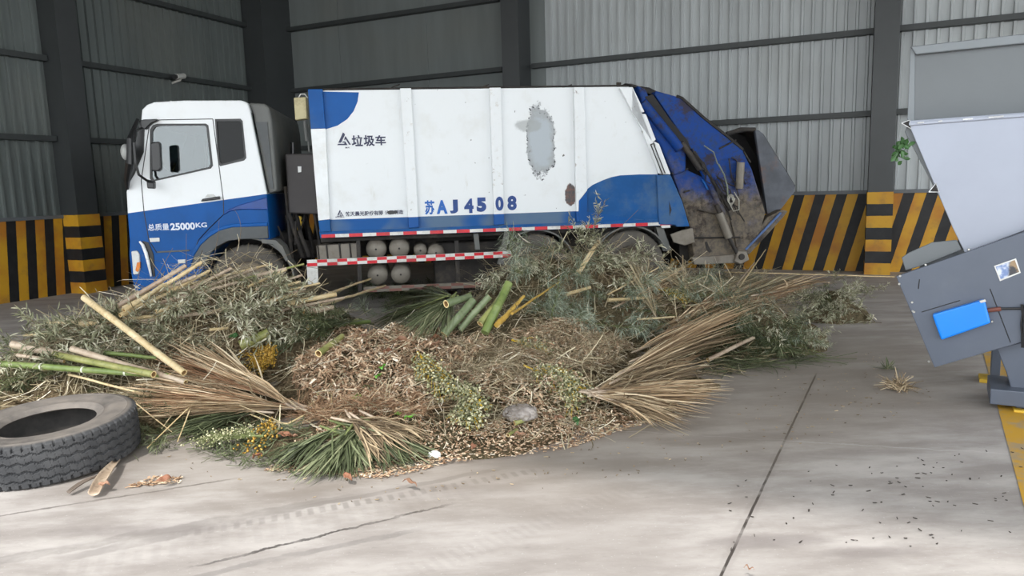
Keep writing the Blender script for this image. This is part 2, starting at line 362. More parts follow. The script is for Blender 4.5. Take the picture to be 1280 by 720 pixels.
# ---------------------------------------------------------------- the garbage truck
T0 = EYE+ray(165, 300)*(9.1/ray(165, 300).y); T0.z = 0
NTK = Vector((-math.sin(YT), math.cos(YT), 0)); DTK = Vector((math.cos(YT), math.sin(YT), 0))
def tp(px, py, d=0.0):        # picture point -> truck (length, height) on the plane d metres in from the near side
    w = on_plane(px, py, T0+NTK*d, NTK)-T0
    return (w.dot(DTK), w.z)
def tps(pts, d=0.0): return [tp(x, y, d) for x, y in pts]
TR = empty('garbage_truck', T0, YT)
tag(TR, 'white and blue garbage truck parked behind the heap of garden waste', 'garbage truck')
WD = 2.45
blue = srgb(0, 80, 152); white = srgb(226, 230, 232)
def truck_paint(name, kind):
    m = bpy.data.materials.new(name); t = NT(m); X = t.xyz()
    n = t.noise(2.2, 6, .65); fine = t.noise(14, 5, .7)
    wh = t.mix(t.math('MULTIPLY', t.step(n, .5, .75), .25), white, srgb(196, 194, 184))
    bl = t.mix(t.step(n, .35, .7), blue, srgb(6, 72, 134))
    if kind == 'cab':
        (s0, z0), (s1, z1) = tp(160.6, 266.5), tp(333, 242.5)
        lim = t.math('MULTIPLY_ADD', X[0], (z1-z0)/(s1-s0), z0-s0*(z1-z0)/(s1-s0))
        c = t.mix(t.math('LESS_THAN', X[2], lim), wh, bl)
    elif kind == 'body':
        g = t.step(t.math('ADD', t.noise(1.1, 3), t.math('MULTIPLY', X[2], -.12)), .2, .36)
        bl2 = t.mix(t.math('MULTIPLY', t.step(t.noise(.9, 3), .42, .56), .75), srgb(10, 80, 146), srgb(96, 116, 132))
        low = t.math('LESS_THAN', X[2], 1.03+.245)
        c = t.mix(low, wh, bl2)
        # worn-through patch of paint on the third panel
        (cx, cz) = tp(676, 176)
        def ell(cx, cz, rx, rz, amp, sc, seedloc=(0, 0, 0)):
            u = t.math('DIVIDE', t.math('SUBTRACT', X[0], cx), rx); v = t.math('DIVIDE', t.math('SUBTRACT', X[2], cz), rz)
            r = t.math('SQRT', t.math('ADD', t.math('MULTIPLY', u, u), t.math('MULTIPLY', v, v)))
            return t.math('ADD', r, t.math('MULTIPLY', t.math('SUBTRACT', t.noise(sc, 5, .7, t.scaled((1, 1, 1), seedloc)), .5), amp))
        r = ell(cx, cz, .2, .47, 1.1, 5)
        pk = t.math('SUBTRACT', 1.0, t.step(r, .92, 1.04)); core = t.math('SUBTRACT', 1.0, t.step(r, .6, .95))
        edge = t.math('MULTIPLY', t.step(r, .86, .95), t.math('SUBTRACT', 1.0, t.step(r, .98, 1.03)))
        c = t.mix(t.math('MULTIPLY', pk, .9), c, srgb(150, 154, 156)); c = t.mix(t.math('MULTIPLY', core, .7), c, srgb(178, 188, 196))
        c = t.mix(t.math('MULTIPLY', edge, t.step(t.noise(22, 3), .5, .6)), c, srgb(40, 42, 46))
        r2 = ell(tp(661, 150)[0], tp(661, 157)[1], .2, .1, 1.2, 6, (3, 1, 2)); c = t.mix(t.math('MULTIPLY', t.math('SUBTRACT', 1.0, t.step(r2, .6, 1.0)), .7), c, srgb(158, 162, 162))
        # rust burst beside the rib
        rx, rz = tp(713, 243); r3 = ell(rx, rz, .085, .16, 1.0, 9, (5, 0, 1)); k3 = t.math('SUBTRACT', 1.0, t.step(r3, .8, .95))
        c = t.mix(t.math('MULTIPLY', k3, .92), c, t.mix(t.step(t.noise(20, 3), .4, .6), srgb(96, 58, 44), srgb(52, 46, 48)))
        # dents, scuffs and rust specks, more towards the rear
        sp = t.math('MULTIPLY', t.step(t.noise(17, 2, .5), .72, .76), t.step(X[0], 2.4, 5.6)); c = t.mix(t.math('MULTIPLY', sp, .85), c, srgb(58, 50, 46))
        st = t.math('MULTIPLY', t.step(t.noise(4, 5, .7, t.scaled((1.6, 1, .35))), .6, .78), .4); c = t.mix(st, c, srgb(176, 168, 148))
    elif kind == 'white':
        c = t.mix(t.math('MULTIPLY', t.step(fine, .55, .75), .4), wh, srgb(170, 160, 140))
        ru = t.math('MULTIPLY', t.step(t.noise(7, 5, .75), .62, .7), .7); c = t.mix(ru, c, srgb(112, 92, 72))
        c = t.mix(t.math('LESS_THAN', X[2], 1.03+.245), c, srgb(26, 82, 150))
    elif kind == 'tail':
        hz = t.math('ADD', t.math('MULTIPLY', t.math('SUBTRACT', X[2], 1.45), 1.1), t.math('MULTIPLY', t.math('SUBTRACT', n, .5), 2.6))
        k = t.step(hz, -.35, .5)
        dcol = t.mix(t.step(fine, .35, .7), srgb(112, 102, 88), srgb(78, 74, 70))
        bcol = t.mix(t.step(fine, .45, .72), srgb(16, 60, 132), srgb(44, 60, 88))
        c = t.mix(k, dcol, bcol)
        ru = t.math('MULTIPLY', t.step(t.noise(3.2, 6, .75), .5, .62), .85); c = t.mix(ru, c, srgb(52, 44, 40))
    if kind == 'cab':
        c = t.mix(t.math('MULTIPLY', t.step(t.math('ADD', fine, t.math('MULTIPLY', X[2], -.25)), .38, .5), .25), c, srgb(120, 122, 118))
    t.fin(c, t.ramp(n, [(0, (.28,)*3+(1,)), (1, (.5,)*3+(1,))]) if kind != 'tail' else .6, 0, .2)
    if kind == 'tail': t.bump(fine, .3, .01)
    elif kind == 'body': t.bump(t.noise(1.3, 2), .5, .02)
    return m
P_cab = truck_paint('cab_paint', 'cab'); P_body = truck_paint('body_paint', 'body'); P_white = truck_paint('chipped_white_paint', 'white'); P_tail = truck_paint('dirty_blue_paint', 'tail')
P_blue = simple('blue_paint', srgb(6, 80, 150), .4, 0, .15, 2, srgb(70, 94, 116), .3, spec=.2)
P_blue2 = simple('faded_blue_paint', srgb(22, 82, 142), .5, 0, .2, 2, srgb(90, 110, 126), .5, spec=.2)
grey_pl = simple('dark_grey_plastic', srgb(74, 78, 80), .55, 0, .15, 3, srgb(110, 106, 98), .3)
mid_pl = simple('weathered_grey_plastic', srgb(98, 100, 98), .6, 0, .15, 3, srgb(120, 114, 102), .4)
rubber = simple('tyre_rubber', srgb(62, 62, 62), .8, 0, .2, 5, srgb(104, 98, 88), .5)
rubber_d = simple('dusty_truck_tyre', srgb(88, 84, 78), .85, 0, .2, 5, srgb(122, 112, 98), .6)
rimm = simple('rim_steel', srgb(128, 118, 104), .55, .2, .2, 5, srgb(90, 76, 62), .6)
under = simple('grimy_chassis', srgb(46, 43, 41), .7, .1, .3, 6, srgb(88, 78, 66), .5)
dirty_tank = simple('dusty_steel_tank', srgb(128, 122, 112), .55, .2, .15, 5, srgb(92, 80, 66), .5)
chrome = simple('bare_steel', srgb(190, 190, 186), .3, .8, .08, 5)
redm = simple('reflective_red', srgb(206, 34, 48), .35, 0, .15, 8, srgb(120, 60, 56), .4); whm = simple('reflective_white', srgb(214, 214, 210), .35, 0, .08, 8, srgb(150, 146, 136), .5)
glass = bpy.data.materials.new('window_glass'); t = NT(glass); t.fin((.75, .84, .86, 1), .03, 0, .6)
gt = t.n('ShaderNodeBsdfTransparent'); gt.inputs[0].default_value = (.62, .7, .72, 1); gm = t.n('ShaderNodeMixShader')
fz = t.n('ShaderNodeFresnel'); fz.inputs[0].default_value = 1.6; gl = t.n('ShaderNodeBsdfGlossy'); gl.inputs['Roughness'].default_value = .04
t.l(t.math('ADD', t.math('MULTIPLY', fz.outputs[0], 1.0), .05), gm.inputs[0]); t.l(gt.outputs[0], gm.inputs[1]); t.l(gl.outputs[0], gm.inputs[2]); t.l(gm.outputs[0], t.out.inputs[0])
glass2 = glass.copy(); glass2.name = 'dark_interior_glass'  # rear panes: darkness of the cab interior is put into the glass colour
for n_ in glass2.node_tree.nodes:
    if n_.type == 'MATH' and n_.operation == 'MULTIPLY': n_.inputs[1].default_value = .35
    if n_.type == 'MATH' and n_.operation == 'ADD': n_.inputs[1].default_value = 0.0
    if n_.type == 'BSDF_TRANSPARENT': n_.inputs[0].default_value = (.2, .22, .23, 1)
clearlens = simple('lamp_lens', srgb(206, 208, 206), .12, 0, .1, 12); amber = simple('amber_lens', srgb(208, 120, 40), .2, 0, .1, 12)
yellow_tag = simple('yellow_fitting', srgb(206, 168, 40), .5)
beige = simple('beige_paint', srgb(192, 182, 140), .5, 0, .1, 6, srgb(110, 96, 70), .5)

# cab shell: solid outline, hollowed, with window openings cut through
outline = tps([(177, 137), (183, 131), (192, 127.5), (230, 125.3), (301, 125.3), (309, 128), (313, 140), (333.5, 242), (337.5, 300), (330, 302), (322, 298.5), (301, 298.6), (285, 301), (271, 308), (256, 328.6), (250, 350), (245, 364), (168, 364), (164, 345), (161, 320), (161.5, 302), (159, 268), (157.5, 240), (161, 226), (175, 160)])
cab = MB().prism(outline, 0, WD).obj('cab_shell', P_cab); cab['tmp'] = 1
bv = cab.modifiers.new('b', 'BEVEL'); bv.width = .022; bv.segments = 2; bv.use_clamp_overlap = True; bv.limit_method = 'ANGLE'; bv.angle_limit = math.radians(50)
inner = MB().prism([(.18, 1.05), (1.62, 1.05), (1.6, 2.62), (.42, 2.66), (.33, 2.45)], .09, WD-.09).obj('cut', P_cab)
door_win = tps([(189.5, 163), (193, 158), (198, 156.3), (256, 155.8), (259, 158), (264.4, 206), (262, 209.5), (191.5, 225.6), (188.8, 222)])
rear_win = tps([(270, 150.6), (300, 150.3), (302.5, 153), (306.5, 196), (304, 199), (276.5, 206), (274, 203)])
c1 = MB().prism(door_win, -.2, WD+.2).obj('cut', P_cab); c2 = MB().prism(rear_win, -.2, WD+.2).obj('cut', P_cab)
c3 = MB().prism([(-.4, 1.9), (.5, 1.9), (.5, 2.54), (-.4, 2.54)], .12, WD-.12).obj('cut', P_cab)
for c in (inner, c1, c2, c3): fix_normals(c)
fix_normals(cab); boolean(cab, [inner, c1, c2, c3]); cab.parent = TR; del cab['tmp']
cab.data.materials.append(simple('cab_lining', srgb(128, 132, 132), .85, 0, .1))
for p_ in cab.data.polygons:
    c_ = p_.center
    if .085 < c_.y < WD-.085 and .14 < c_.x < 1.64 and 1.04 < c_.z < 2.68: p_.material_index = 1
# glazing
def pane(poly, d, nm='window', m=glass, th=.006): 
    return MB().prism(poly, d, d+th).obj(nm, m, TR)
def grow(poly, k):
    cx = sum(p[0] for p in poly)/len(poly); cz = sum(p[1] for p in poly)/len(poly); out = []
    for x, z in poly:
        l = math.hypot(x-cx, z-cz); out.append((cx+(x-cx)*(1+k/l), cz+(z-cz)*(1+k/l)))
    return out
def ring_seal(poly, k, d0, d1, parent):
    a = grow(poly, k); b = grow(poly, -.012); n_ = len(poly); mb = MB(); vs = []
    for P in (a, b):
        for y in (d0, d1): vs += [(x, y, z) for x, z in P]
    fs = []
    for i in range(n_):
        j = (i+1) % n_; fs += [(i, j, 2*n_+j, 2*n_+i), (i, j, n_+j, n_+i), (n_+i, n_+j, 3*n_+j, 3*n_+i), (2*n_+i, 2*n_+j, 3*n_+j, 3*n_+i)]
    mb.add(vs, fs); return mb.obj('window_seal', black, parent)
for side, (d0, d1) in (('n', (-.006, .03)), ('f', (WD-.03, WD+.006))):
    for pl in (door_win, rear_win):
        w_ = pane(pl, (d0+d1)/2, 'window', glass if pl is door_win else glass2); ring_seal(pl, .02, d0, d1, w_)
(sx, sz) = tp(161, 228); (tx_, tz_) = tp(176, 153)
ws = MB().add([(sx-.012, .1, sz), (sx-.012, WD-.1, sz), (tx_-.012, WD-.1, tz_), (tx_-.012, .1, tz_), (sx+.0, .1, sz), (sx+.0, WD-.1, sz), (tx_+.0, WD-.1, tz_), (tx_+.0, .1, tz_)],
              [(0, 1, 2, 3), (7, 6, 5, 4), (0, 4, 5, 1), (1, 5, 6, 2), (2, 6, 7, 3), (3, 7, 4, 0)]).obj('windscreen', glass, TR)
MB().prism(tps([(175, 152), (181, 154), (180, 190), (168, 218), (161.5, 229), (159.5, 226)]), -.012, .05).obj('windscreen_pillar', black, TR, bevel=.006)
# door: panel groove lines, handle
dg_ = MB()
for a, b in (((186.5, 158), (190, 152.5)), ((190, 152.5), (197, 150)), ((197, 150), (266, 148.7)), ((266, 148.7), (279.2, 250)), ((279.2, 250), (279.6, 268)), ((279.6, 268), (262, 285)), ((262, 285), (248, 300)), ((248, 300), (238, 327)), ((186.5, 158), (176.5, 226)), ((176.5, 226), (180, 265)), ((180, 265), (186, 300)), ((186, 300), (196, 316))):
    p_, q_ = tp(*a), tp(*b); dg_.tube([(p_[0], .0, p_[1]), (q_[0], .0, q_[1])], .0055, 6)
dr = dg_.obj('door_seam', black, TR)
(hx0, hz0), (hx1, hz1) = tp(252, 250), tp(275.5, 247)
h = MB().prism([(hx0, hz0-.018), (hx1, hz1-.02), (hx1, hz1+.018), (hx0+.02, hz0+.015)], -.045, 0).obj('door_handle', black, TR, bevel=.008)
MB().prism([(hx0+.04, hz0+.03), (hx0+.18, hz0+.035), (hx0+.15, hz0+.07), (hx0+.08, hz0+.07)], -.004, 0).obj('handle_recess', simple('pale_recess', srgb(196, 198, 196), .5), TR)
# lower side: sill strip, step recess, wheel arch flare, blue fender bulge
arc_o = [(239, 333), (244, 318), (252, 305), (263, 295), (276, 287), (291, 283.3), (335, 281.5)]
arc_i = [(336, 298), (301, 299), (286, 301), (272, 308), (262, 319), (256, 333)]
MB().prism(tps(arc_o+arc_i), -.035, .25).obj('wheel_arch', grey_pl, TR, bevel=.01)
MB().prism(tps([(236, 330), (242, 312), (252, 299), (265, 288), (280, 282), (292, 279.5), (335, 278), (335, 282.5), (291, 284), (276, 288), (263, 296), (252, 306), (244, 319), (239, 334)]), -.045, .02).obj('fender_edge', P_blue, TR, bevel=.01)
MB().prism(tps([(277, 270), (286, 262), (300, 256), (334, 246.5), (335, 262), (320, 262), (300, 262), (288, 264)]), -.02, .01).obj('fender_recess', simple('deep_blue_paint', srgb(12, 60, 132), .4), TR, bevel=.01)
p_, q_ = tp(197, 315), tp(237, 313); MB().tube([(p_[0], -.008, p_[1]), (q_[0], -.008, q_[1])], .011, 6).obj('sill_trim', mid_pl, TR)
MB().prism(tps([(222, 324.5), (232, 324), (232, 329), (223, 329.5)]), -.01, .02).obj('side_marker_lamp', clearlens, TR, bevel=.006)
MB().prism(tps([(187, 297.5), (199.5, 297), (200, 302), (188, 302.5)]), -.014, .02).obj('side_marker_lamp', clearlens, TR, bevel=.004)
# headlight and bumper corner
MB().prism(tps([(164.5, 314), (172, 313), (175, 318), (176, 336), (173, 343), (167, 343)]), -.02, .3).obj('headlight', clearlens, TR, bevel=.012)
MB().prism(tps([(172, 328), (176, 327), (176, 335), (173, 340), (170, 338)]), -.026, .05).obj('turn_signal', amber, TR, bevel=.005)
pts = [(tp(*q)[0], -.03, tp(*q)[1]) for q in ((175.5, 301.5), (179.5, 306), (183.5, 316), (187, 330), (190, 345))]
MB().tube(pts, [.012, .02, .022, .02, .012], 8).obj('bumper_corner_trim', simple('white_trim', srgb(228, 230, 230), .4), TR)
MB().prism(tps([(178, 301), (186, 303), (192, 318), (194, 345), (191.5, 346), (188, 330), (184.5, 316)]), -.012, .02).obj('bumper_gap', black, TR)
MB().prism([(-.02, .45), (.32, .45), (.32, .62), (-.02, .62)], .05, WD-.05).obj('bumper', P_blue, TR, bevel=.03)
MB().prism([(.0, 1.2), (.03, 1.2), (.03, 1.75), (.0, 1.75)], .35, WD-.35).obj('grille', black, TR)
# roof visor and rear fairing, dark
MB().prism(tps([(309, 127.3), (329, 128.8), (335, 133), (338.5, 150), (345.4, 239), (334.3, 242), (314.5, 141)]), .06, WD-.06).obj('rear_fairing', mid_pl, TR, bevel=.03)
MB().prism(tps([(318, 152), (333, 152), (341, 236), (337, 236), (331, 200)]), .045, .07).obj('fairing_grille', grey_pl, TR)
MB().prism(tps([(176.5, 152), (182, 150), (199, 149.3), (199, 151.5), (192, 154.5), (188, 158), (184.5, 162), (180, 162)]), -.08, .0).obj('sun_visor', black, TR, bevel=.008)
rv = MB().prism(tps([(196, 125.5), (203, 122), (208, 123.5), (206, 126)]), .3, .42).obj('roof_marker_lamp', clearlens, TR, bevel=.006)
# mirrors on tubular arms
def arm(pts, nm='mirror_arm', r=.016, d=-.0): return MB().tube([(tp(x, y)[0], dd, tp(x, y)[1]) for x, y, dd in pts], r, 8).obj(nm, black, TR)
arm([(181, 160, -.02), (179, 165, -.25), (179, 180, -.3), (181, 205, -.3), (184, 219, -.28), (191, 226, -.2), (195, 228, -.05)])
m1 = MB().prism(tps([(190.5, 179), (200, 177), (202.5, 180), (204, 211), (201, 214.5), (192.5, 214)], -.28), -.36, -.28).obj('side_mirror', black, TR, bevel=.015)
MB().prism(tps([(190, 227), (199.5, 228.5), (199.5, 236), (191, 235.5)]), -.2, -.12).obj('wide_angle_mirror', black, TR, bevel=.012)
fa = MB(); fa.tube([(tp(176, 150)[0], -.1, tp(176, 150)[1]), (tp(173, 175)[0]-.02, -.22, tp(172, 175)[1]), (tp(171, 205)[0], -.22, tp(170, 205)[1]), (tp(164, 225)[0], -.12, tp(164, 225)[1]), (tp(160, 232)[0], -.03, tp(160, 236)[1])], [.02, .035, .045, .035, .02], 8)
fa.obj('front_mirror_arm', black, TR)
sc_ = MB(); 
for k_ in range(1): pass
fm = MB().lathe([(0, -.05), (.05, -.045), (.09, -.02), (.1, .01), (.09, .03), (0, .035)], (0, 0, 0), 20).obj('front_mirror', simple('mirror_shell', srgb(150, 152, 150), .35), TR, autos=40)
x_, z_ = tp(164.5, 191); fm.location = (x_, -.2, z_); fm.scale = (.55, 1, 1)
arm([(166, 198, -.2), (160, 226, -.1), (159, 234, -.02)], 'front_mirror_bracket', .012)
# seats and steering wheel seen through the glass
seatm = simple('seat_fabric', srgb(60, 64, 68), .9, 0, .15)
for y in (.25, 1.55):
    s_ = MB().box(.75, 1.25, y, y+.55, 1.25, 1.5); s_.prism([(1.18, 1.45), (1.32, 1.45), (1.45, 2.15), (1.33, 2.18)], y+.03, y+.52); s_.prism([(1.36, 2.18), (1.45, 2.17), (1.47, 2.36), (1.38, 2.37)], y+.14, y+.4)
    s_.obj('seat', seatm, TR, bevel=.03)
sw = MB(); sw.tube([(.62+.05*math.cos(a)*0+.12*math.sin(a), .52+.22*math.cos(a), 1.82+.16*math.sin(a)) for a in [2*PI*i/24 for i in range(25)]], .014, 6, caps=False); sw.tube([(.4, .52, 1.55), (.62, .52, 1.82)], .02, 6)
sw.obj('steering_wheel', black, TR); MB().prism([(.15, 1.05), (.42, 1.05), (.42, 1.6), (.3, 1.78), (.15, 1.8)], .1, WD-.1).obj('dashboard', simple('dash_grey', srgb(70, 72, 72), .8), TR, bevel=.03)

# wheels
def wheel(s, d, nm='wheel', r=.49, wdt=.27, dual=False):
    root = empty(nm, (s, d, r)); root.parent = TR
    prof = [(.27, .02), (.3, 0), (.4, -.005), (.46, .012), (.485, .04), (.49, .07), (.49, wdt-.07), (.485, wdt-.04), (.46, wdt-.01), (.4, wdt), (.3, wdt), (.27, wdt-.02)]
    prof = [(a*r/.49, b) for a, b in prof]
    mb = MB().lathe(prof, (0, 0, 0), 48, closed=True)
    for k in range(48):
        a = 2*PI*k/48; mb.tube([(math.cos(a)*r*.992, .05, math.sin(a)*r*.992), (math.cos(a+.04)*r*.992, wdt-.05, math.sin(a+.04)*r*.992)], .011, 4)
    if dual: mb.lathe([(a, b+wdt+.04) for a, b in prof], (0, 0, 0), 48, closed=True)
    ty = mb.obj('tyre', rubber_d, root, autos=35)
    dish = .03 if not dual else .13
    MB().lathe([(.272, .0), (.27, .02), (.25, .03), (.24, dish), (.19, dish+.015), (.13, dish-.02), (.12, dish-.03), (.0, dish-.03)], (0, 0, 0), 32).obj('rim', rimm, root, autos=40)
    hb = MB().lathe([(0, dish-.12), (.06, dish-.115), (.085, dish-.1), (.09, dish-.03)], (0, 0, 0), 20)
    for k in range(10):
        a = 2*PI*k/10; hb.tube([(math.cos(a)*.165, dish-.03, math.sin(a)*.165), (math.cos(a)*.165, dish+.01, math.sin(a)*.165)], .014, 6)
    hb.obj('hub', rimm, root, autos=40); return root
w0 = wheel(1.36, .1)
for s_, dual in ((1.36, False), (5.17, True), (6.5, True)):
    if s_ != 1.36: wheel(s_, .03, dual=True)
    f_ = wheel(s_, WD-.03, dual=dual); f_.scale = (1, -1, 1)
    MB().tube([(s_, .3, .49), (s_, WD-.3, .49)], .07, 10).obj('axle', under, TR)
# mudguards
def guard(cs, cz, r, a0, a1, d0, d1, nm='mudguard', m=mid_pl, th=.02):
    o = [(cs+r*math.cos(a), cz+r*math.sin(a)) for a in [math.radians(a0+(a1-a0)*i/14) for i in range(15)]]
    i_ = [(cs+(r-th)*math.cos(a), cz+(r-th)*math.sin(a)) for a in [math.radians(a1+(a0-a1)*i/14) for i in range(15)]]
    mb = MB(); vs = []
    P = o+i_
    vs = [(x, y, z) for y in (d0, d1) for x, z in P]; n_ = len(P); fs = [(i, (i+1) % n_, (i+1) % n_+n_, i+n_) for i in range(n_)]
    for k in range(14): fs += [(k, k+1, n_-2-k, n_-1-k), (n_+k, n_+k+1, n_+n_-2-k, n_+n_-1-k)]
    return mb.add(vs, fs).obj(nm, m, TR)
guard(1.36, .49, .6, 5, 95, -.0, .38)
MB().prism(tps([(327, 298.5), (345, 300), (354, 308), (361, 325), (358, 327), (349, 312), (341, 305), (328, 304)]), -.03, .3).obj('mud_flap', mid_pl, TR, bevel=.006)
guard(5.17, .49, .56, 20, 160, .02, .7); guard(6.5, .49, .56, 20, 160, .02, .7)

# chassis
for y in (.72, WD-.8): MB().box(.3, 8.1, y, y+.08, .72, .98).obj('chassis_rail', under, TR, bevel=.01)
MB().box(2.3, 7.1, .15, WD-.15, .98, 1.045).obj('sub_frame', under, TR)
MB().box(.4, 1.9, .7, 1.75, .55, 1.1).obj('engine', under, TR, bevel=.04)
cx = MB()
for k in range(26):
    a = random.uniform(1.75, 2.3); b = random.uniform(.25, 1.4); cx.tube([(a, b, random.uniform(.6, 1.0)), (a+random.uniform(-.15, .15), b+random.uniform(-.1, .3), random.uniform(1.1, 1.75))], random.uniform(.01, .03), 6)
cx.obj('hoses', under, TR)
hv = MB()
for p0, p1 in (((375, 310), (383, 283)), ((378, 290), (368, 322))):
    pass
for q in ((374, 273), (375, 279), (374, 285)):
    x_, z_ = tp(*q, .5); hv.lathe([(0, -.03), (.035, -.03), (.035, .05), (0, .05)], (x_, .5, z_), 10)
hv.obj('yellow_valve', yellow_tag, TR)
# air intake box / tank behind the cab
dk = simple('dark_box_paint', srgb(58, 54, 54), .6, 0, .12, 3)
bx = MB().prism(tps([(356, 192), (400, 192), (404, 268), (361, 267)], .3), .3, 1.9).obj('hydraulic_tank', dk, TR, bevel=.02)
MB().prism(tps([(372, 208), (376.5, 208), (376.5, 215), (372.5, 215.5)], .28), .285, .3).obj('level_gauge', clearlens, TR)
MB().tube([(tp(366, 192, .5)[0], .5, tp(366, 192, .5)[1]-.05), (tp(366, 178, .5)[0], .5, tp(366, 178, .5)[1])], .03, 10).obj('filler_pipe', black, TR)
MB().prism(tps([(367, 122), (382.5, 121), (383.5, 148), (369, 150)], .1), .1, .25).obj('work_light_box', beige, TR, bevel=.01)
mb = MB(); a, b = tp(380.5, 150, .15), tp(383, 176, .15); mb.tube([(a[0], .17, a[1]), (b[0], .17, b[1])], .022, 8); a, b = tp(384, 155, .15), tp(385.5, 190, .15); mb.tube([(a[0], .2, a[1]), (b[0], .2, b[1])], .012, 8)
mb.obj('bracket_rod', mid_pl, TR)
mb = MB(); pts = [tp(*q, .1) for q in ((384, 122), (380, 117), (375, 117), (372, 122))]; mb.tube([(a, .15, b) for a, b in pts], .008, 6); mb.obj('cable', plast, TR)

# compactor body
bodyp = tps([(387, 113.5), (786, 108.5), (843, 281.5), (400.5, 297.5)])
zt = bodyp[0][1]; zb = 1.045
body = MB().prism(bodyp, .0, WD)
arcpts = tps([(387, 114)])+tps([(448.6, 115.5), (447, 127), (442, 139), (434, 149), (422, 157), (408, 161.3), (392, 162)])
body.prism([arcpts[0]]+arcpts[1:], -.003, .0, 1)
wave = tps([(721.5, 251), (726, 244), (732, 238), (741, 231), (753.5, 225.3), (764, 221.5), (775, 219.2), (800, 218), (822.5, 218), (842, 280), (838, 279.5), (722, 263)])
body.prism(wave, -.003, 0, 2)
bo = body.obj('compactor_body', [P_body, P_blue, P_blue2], TR)
# lower floor-rail of the body
MB().prism(tps([(399, 289.5), (838, 273.5), (843, 281.5), (400.5, 297.5)]), -.012, 0).obj('body_rail', P_blue2, TR, bevel=.003)
def rib(pts, w=.055, m=P_white, nm='body_rib'): return MB().prism(tps(pts), -w, .02).obj(nm, m, TR, bevel=.008)
pr = MB().prism(tps([(391.6, 161), (404, 161), (413, 272), (398.5, 274)]), -.05, .02); pr.prism(tps([(385.5, 112), (403.5, 112), (407.5, 161), (391.6, 161)]), -.05, .02, 1); pr.prism(tps([(398.5, 274), (413, 272), (414, 288), (400, 289)]), -.05, .02, 2)
MB().prism(tps([(389, 161.5), (407.5, 161), (413, 274), (398.5, 275.5)]), -.05, .02).obj('body_post', simple('white_post', white, .4, 0, .06, 3, srgb(190, 186, 170), .3), TR, bevel=.006)
MB().prism(tps([(385.5, 112), (403.5, 112), (407.5, 161), (389, 161.5)]), -.05, .02).obj('body_post', P_blue, TR, bevel=.006)
MB().prism(tps([(398.5, 275.5), (413, 274), (414, 289), (400.3, 290)]), -.05, .02).obj('body_post', P_blue2, TR, bevel=.006)
rib([(500, 111), (514, 110.8), (523.7, 284), (511, 285)])
rib([(611, 110.3), (625.6, 110), (630, 280.5), (617, 281)])
rib([(716, 109.6), (729, 109.6), (733, 238), (722.5, 251), (722, 277), (719.5, 277)])
MB().prism(tps([(733, 238), (728, 245), (722.5, 251), (722, 277), (733, 277)]), -.05, .01).obj('body_rib_foot', P_blue, TR, bevel=.004)
rib([(773, 110.5), (789.5, 109.3), (804.5, 140.5), (795, 141.5), (806, 143), (818.5, 175), (815, 178), (828, 217), (822, 217), (800, 160)], .05, P_white, 'rear_post')
MB().prism(tps([(816, 177), (822, 180), (836.5, 218), (825, 218)]), -.06, .02).obj('rear_post_cover', P_white, TR, bevel=.006)
mb = MB(); 
for q0, q1 in (((811, 181), (826, 219)), ((814.5, 180), (829, 217)), ((811, 181), (814.5, 180))):
    a, b = tp(*q0), tp(*q1); mb.tube([(a[0], -.08, a[1]), (b[0], -.08, b[1])], .007, 6)
mb.obj('post_rod', under, TR)
MB().prism(tps([(820, 219), (837, 218), (852, 252), (861, 283), (845, 283.5), (843, 281), (823, 280.5)]), -.03, .03).obj('rear_skirt', P_blue2, TR, bevel=.008)
MB().prism(tps([(835.5, 252), (838.5, 262), (836, 270)]), -.034, -.028).obj('skirt_slot', black, TR)
# roof rails and small hoops along the top edge
mb = MB(); a, b = tp(404, 113), tp(786, 107.5); mb.tube([(a[0], .03, a[1]+.015), (b[0], .03, b[1]+.01)], .012, 6)
for x0, x1 in ((483, 500), (596, 612), (697, 716)):
    P = [tp(x0, 113), ((tp(x0, 113)[0]+tp(x1, 112)[0])/2, tp(x0, 113)[1]+.05), (tp(x1, 112)[0], tp(x1, 112)[1]+.07)]; mb.tube([(p[0], .05, p[1]) for p in P], .008, 6)
mb.obj('top_rail', under, TR)
mb = MB(); x_, z_ = tp(776, 108); mb.tube([(x_, .1, z_-.02), (x_, .1, z_+.04)], .03, 10); mb.tube([(x_-.03, .1, z_+.05), (x_+.03, .1, z_+.05)], .018, 8); mb.obj('top_hinge', under, TR)
# red and white conspicuity strips
def strip(p, q, d, h, nseg, parent, start=0):
    (x0, z0), (x1, z1) = tp(*p), tp(*q); mb = MB()
    for k in range(nseg):
        a = k/nseg; b = (k+1)/nseg; xa, xb = x0+(x1-x0)*a, x0+(x1-x0)*b; za, zb = z0+(z1-z0)*a, z0+(z1-z0)*b
        mb.prism([(xa, za-h/2), (xb, zb-h/2), (xb, zb+h/2), (xa, za+h/2)], d-.004, d, (k+start) % 2)
    return mb.obj('reflective_strip', [whm, redm], parent)
strip((402, 295.2), (840, 279.2), -.013, .043, 27, TR, 1)
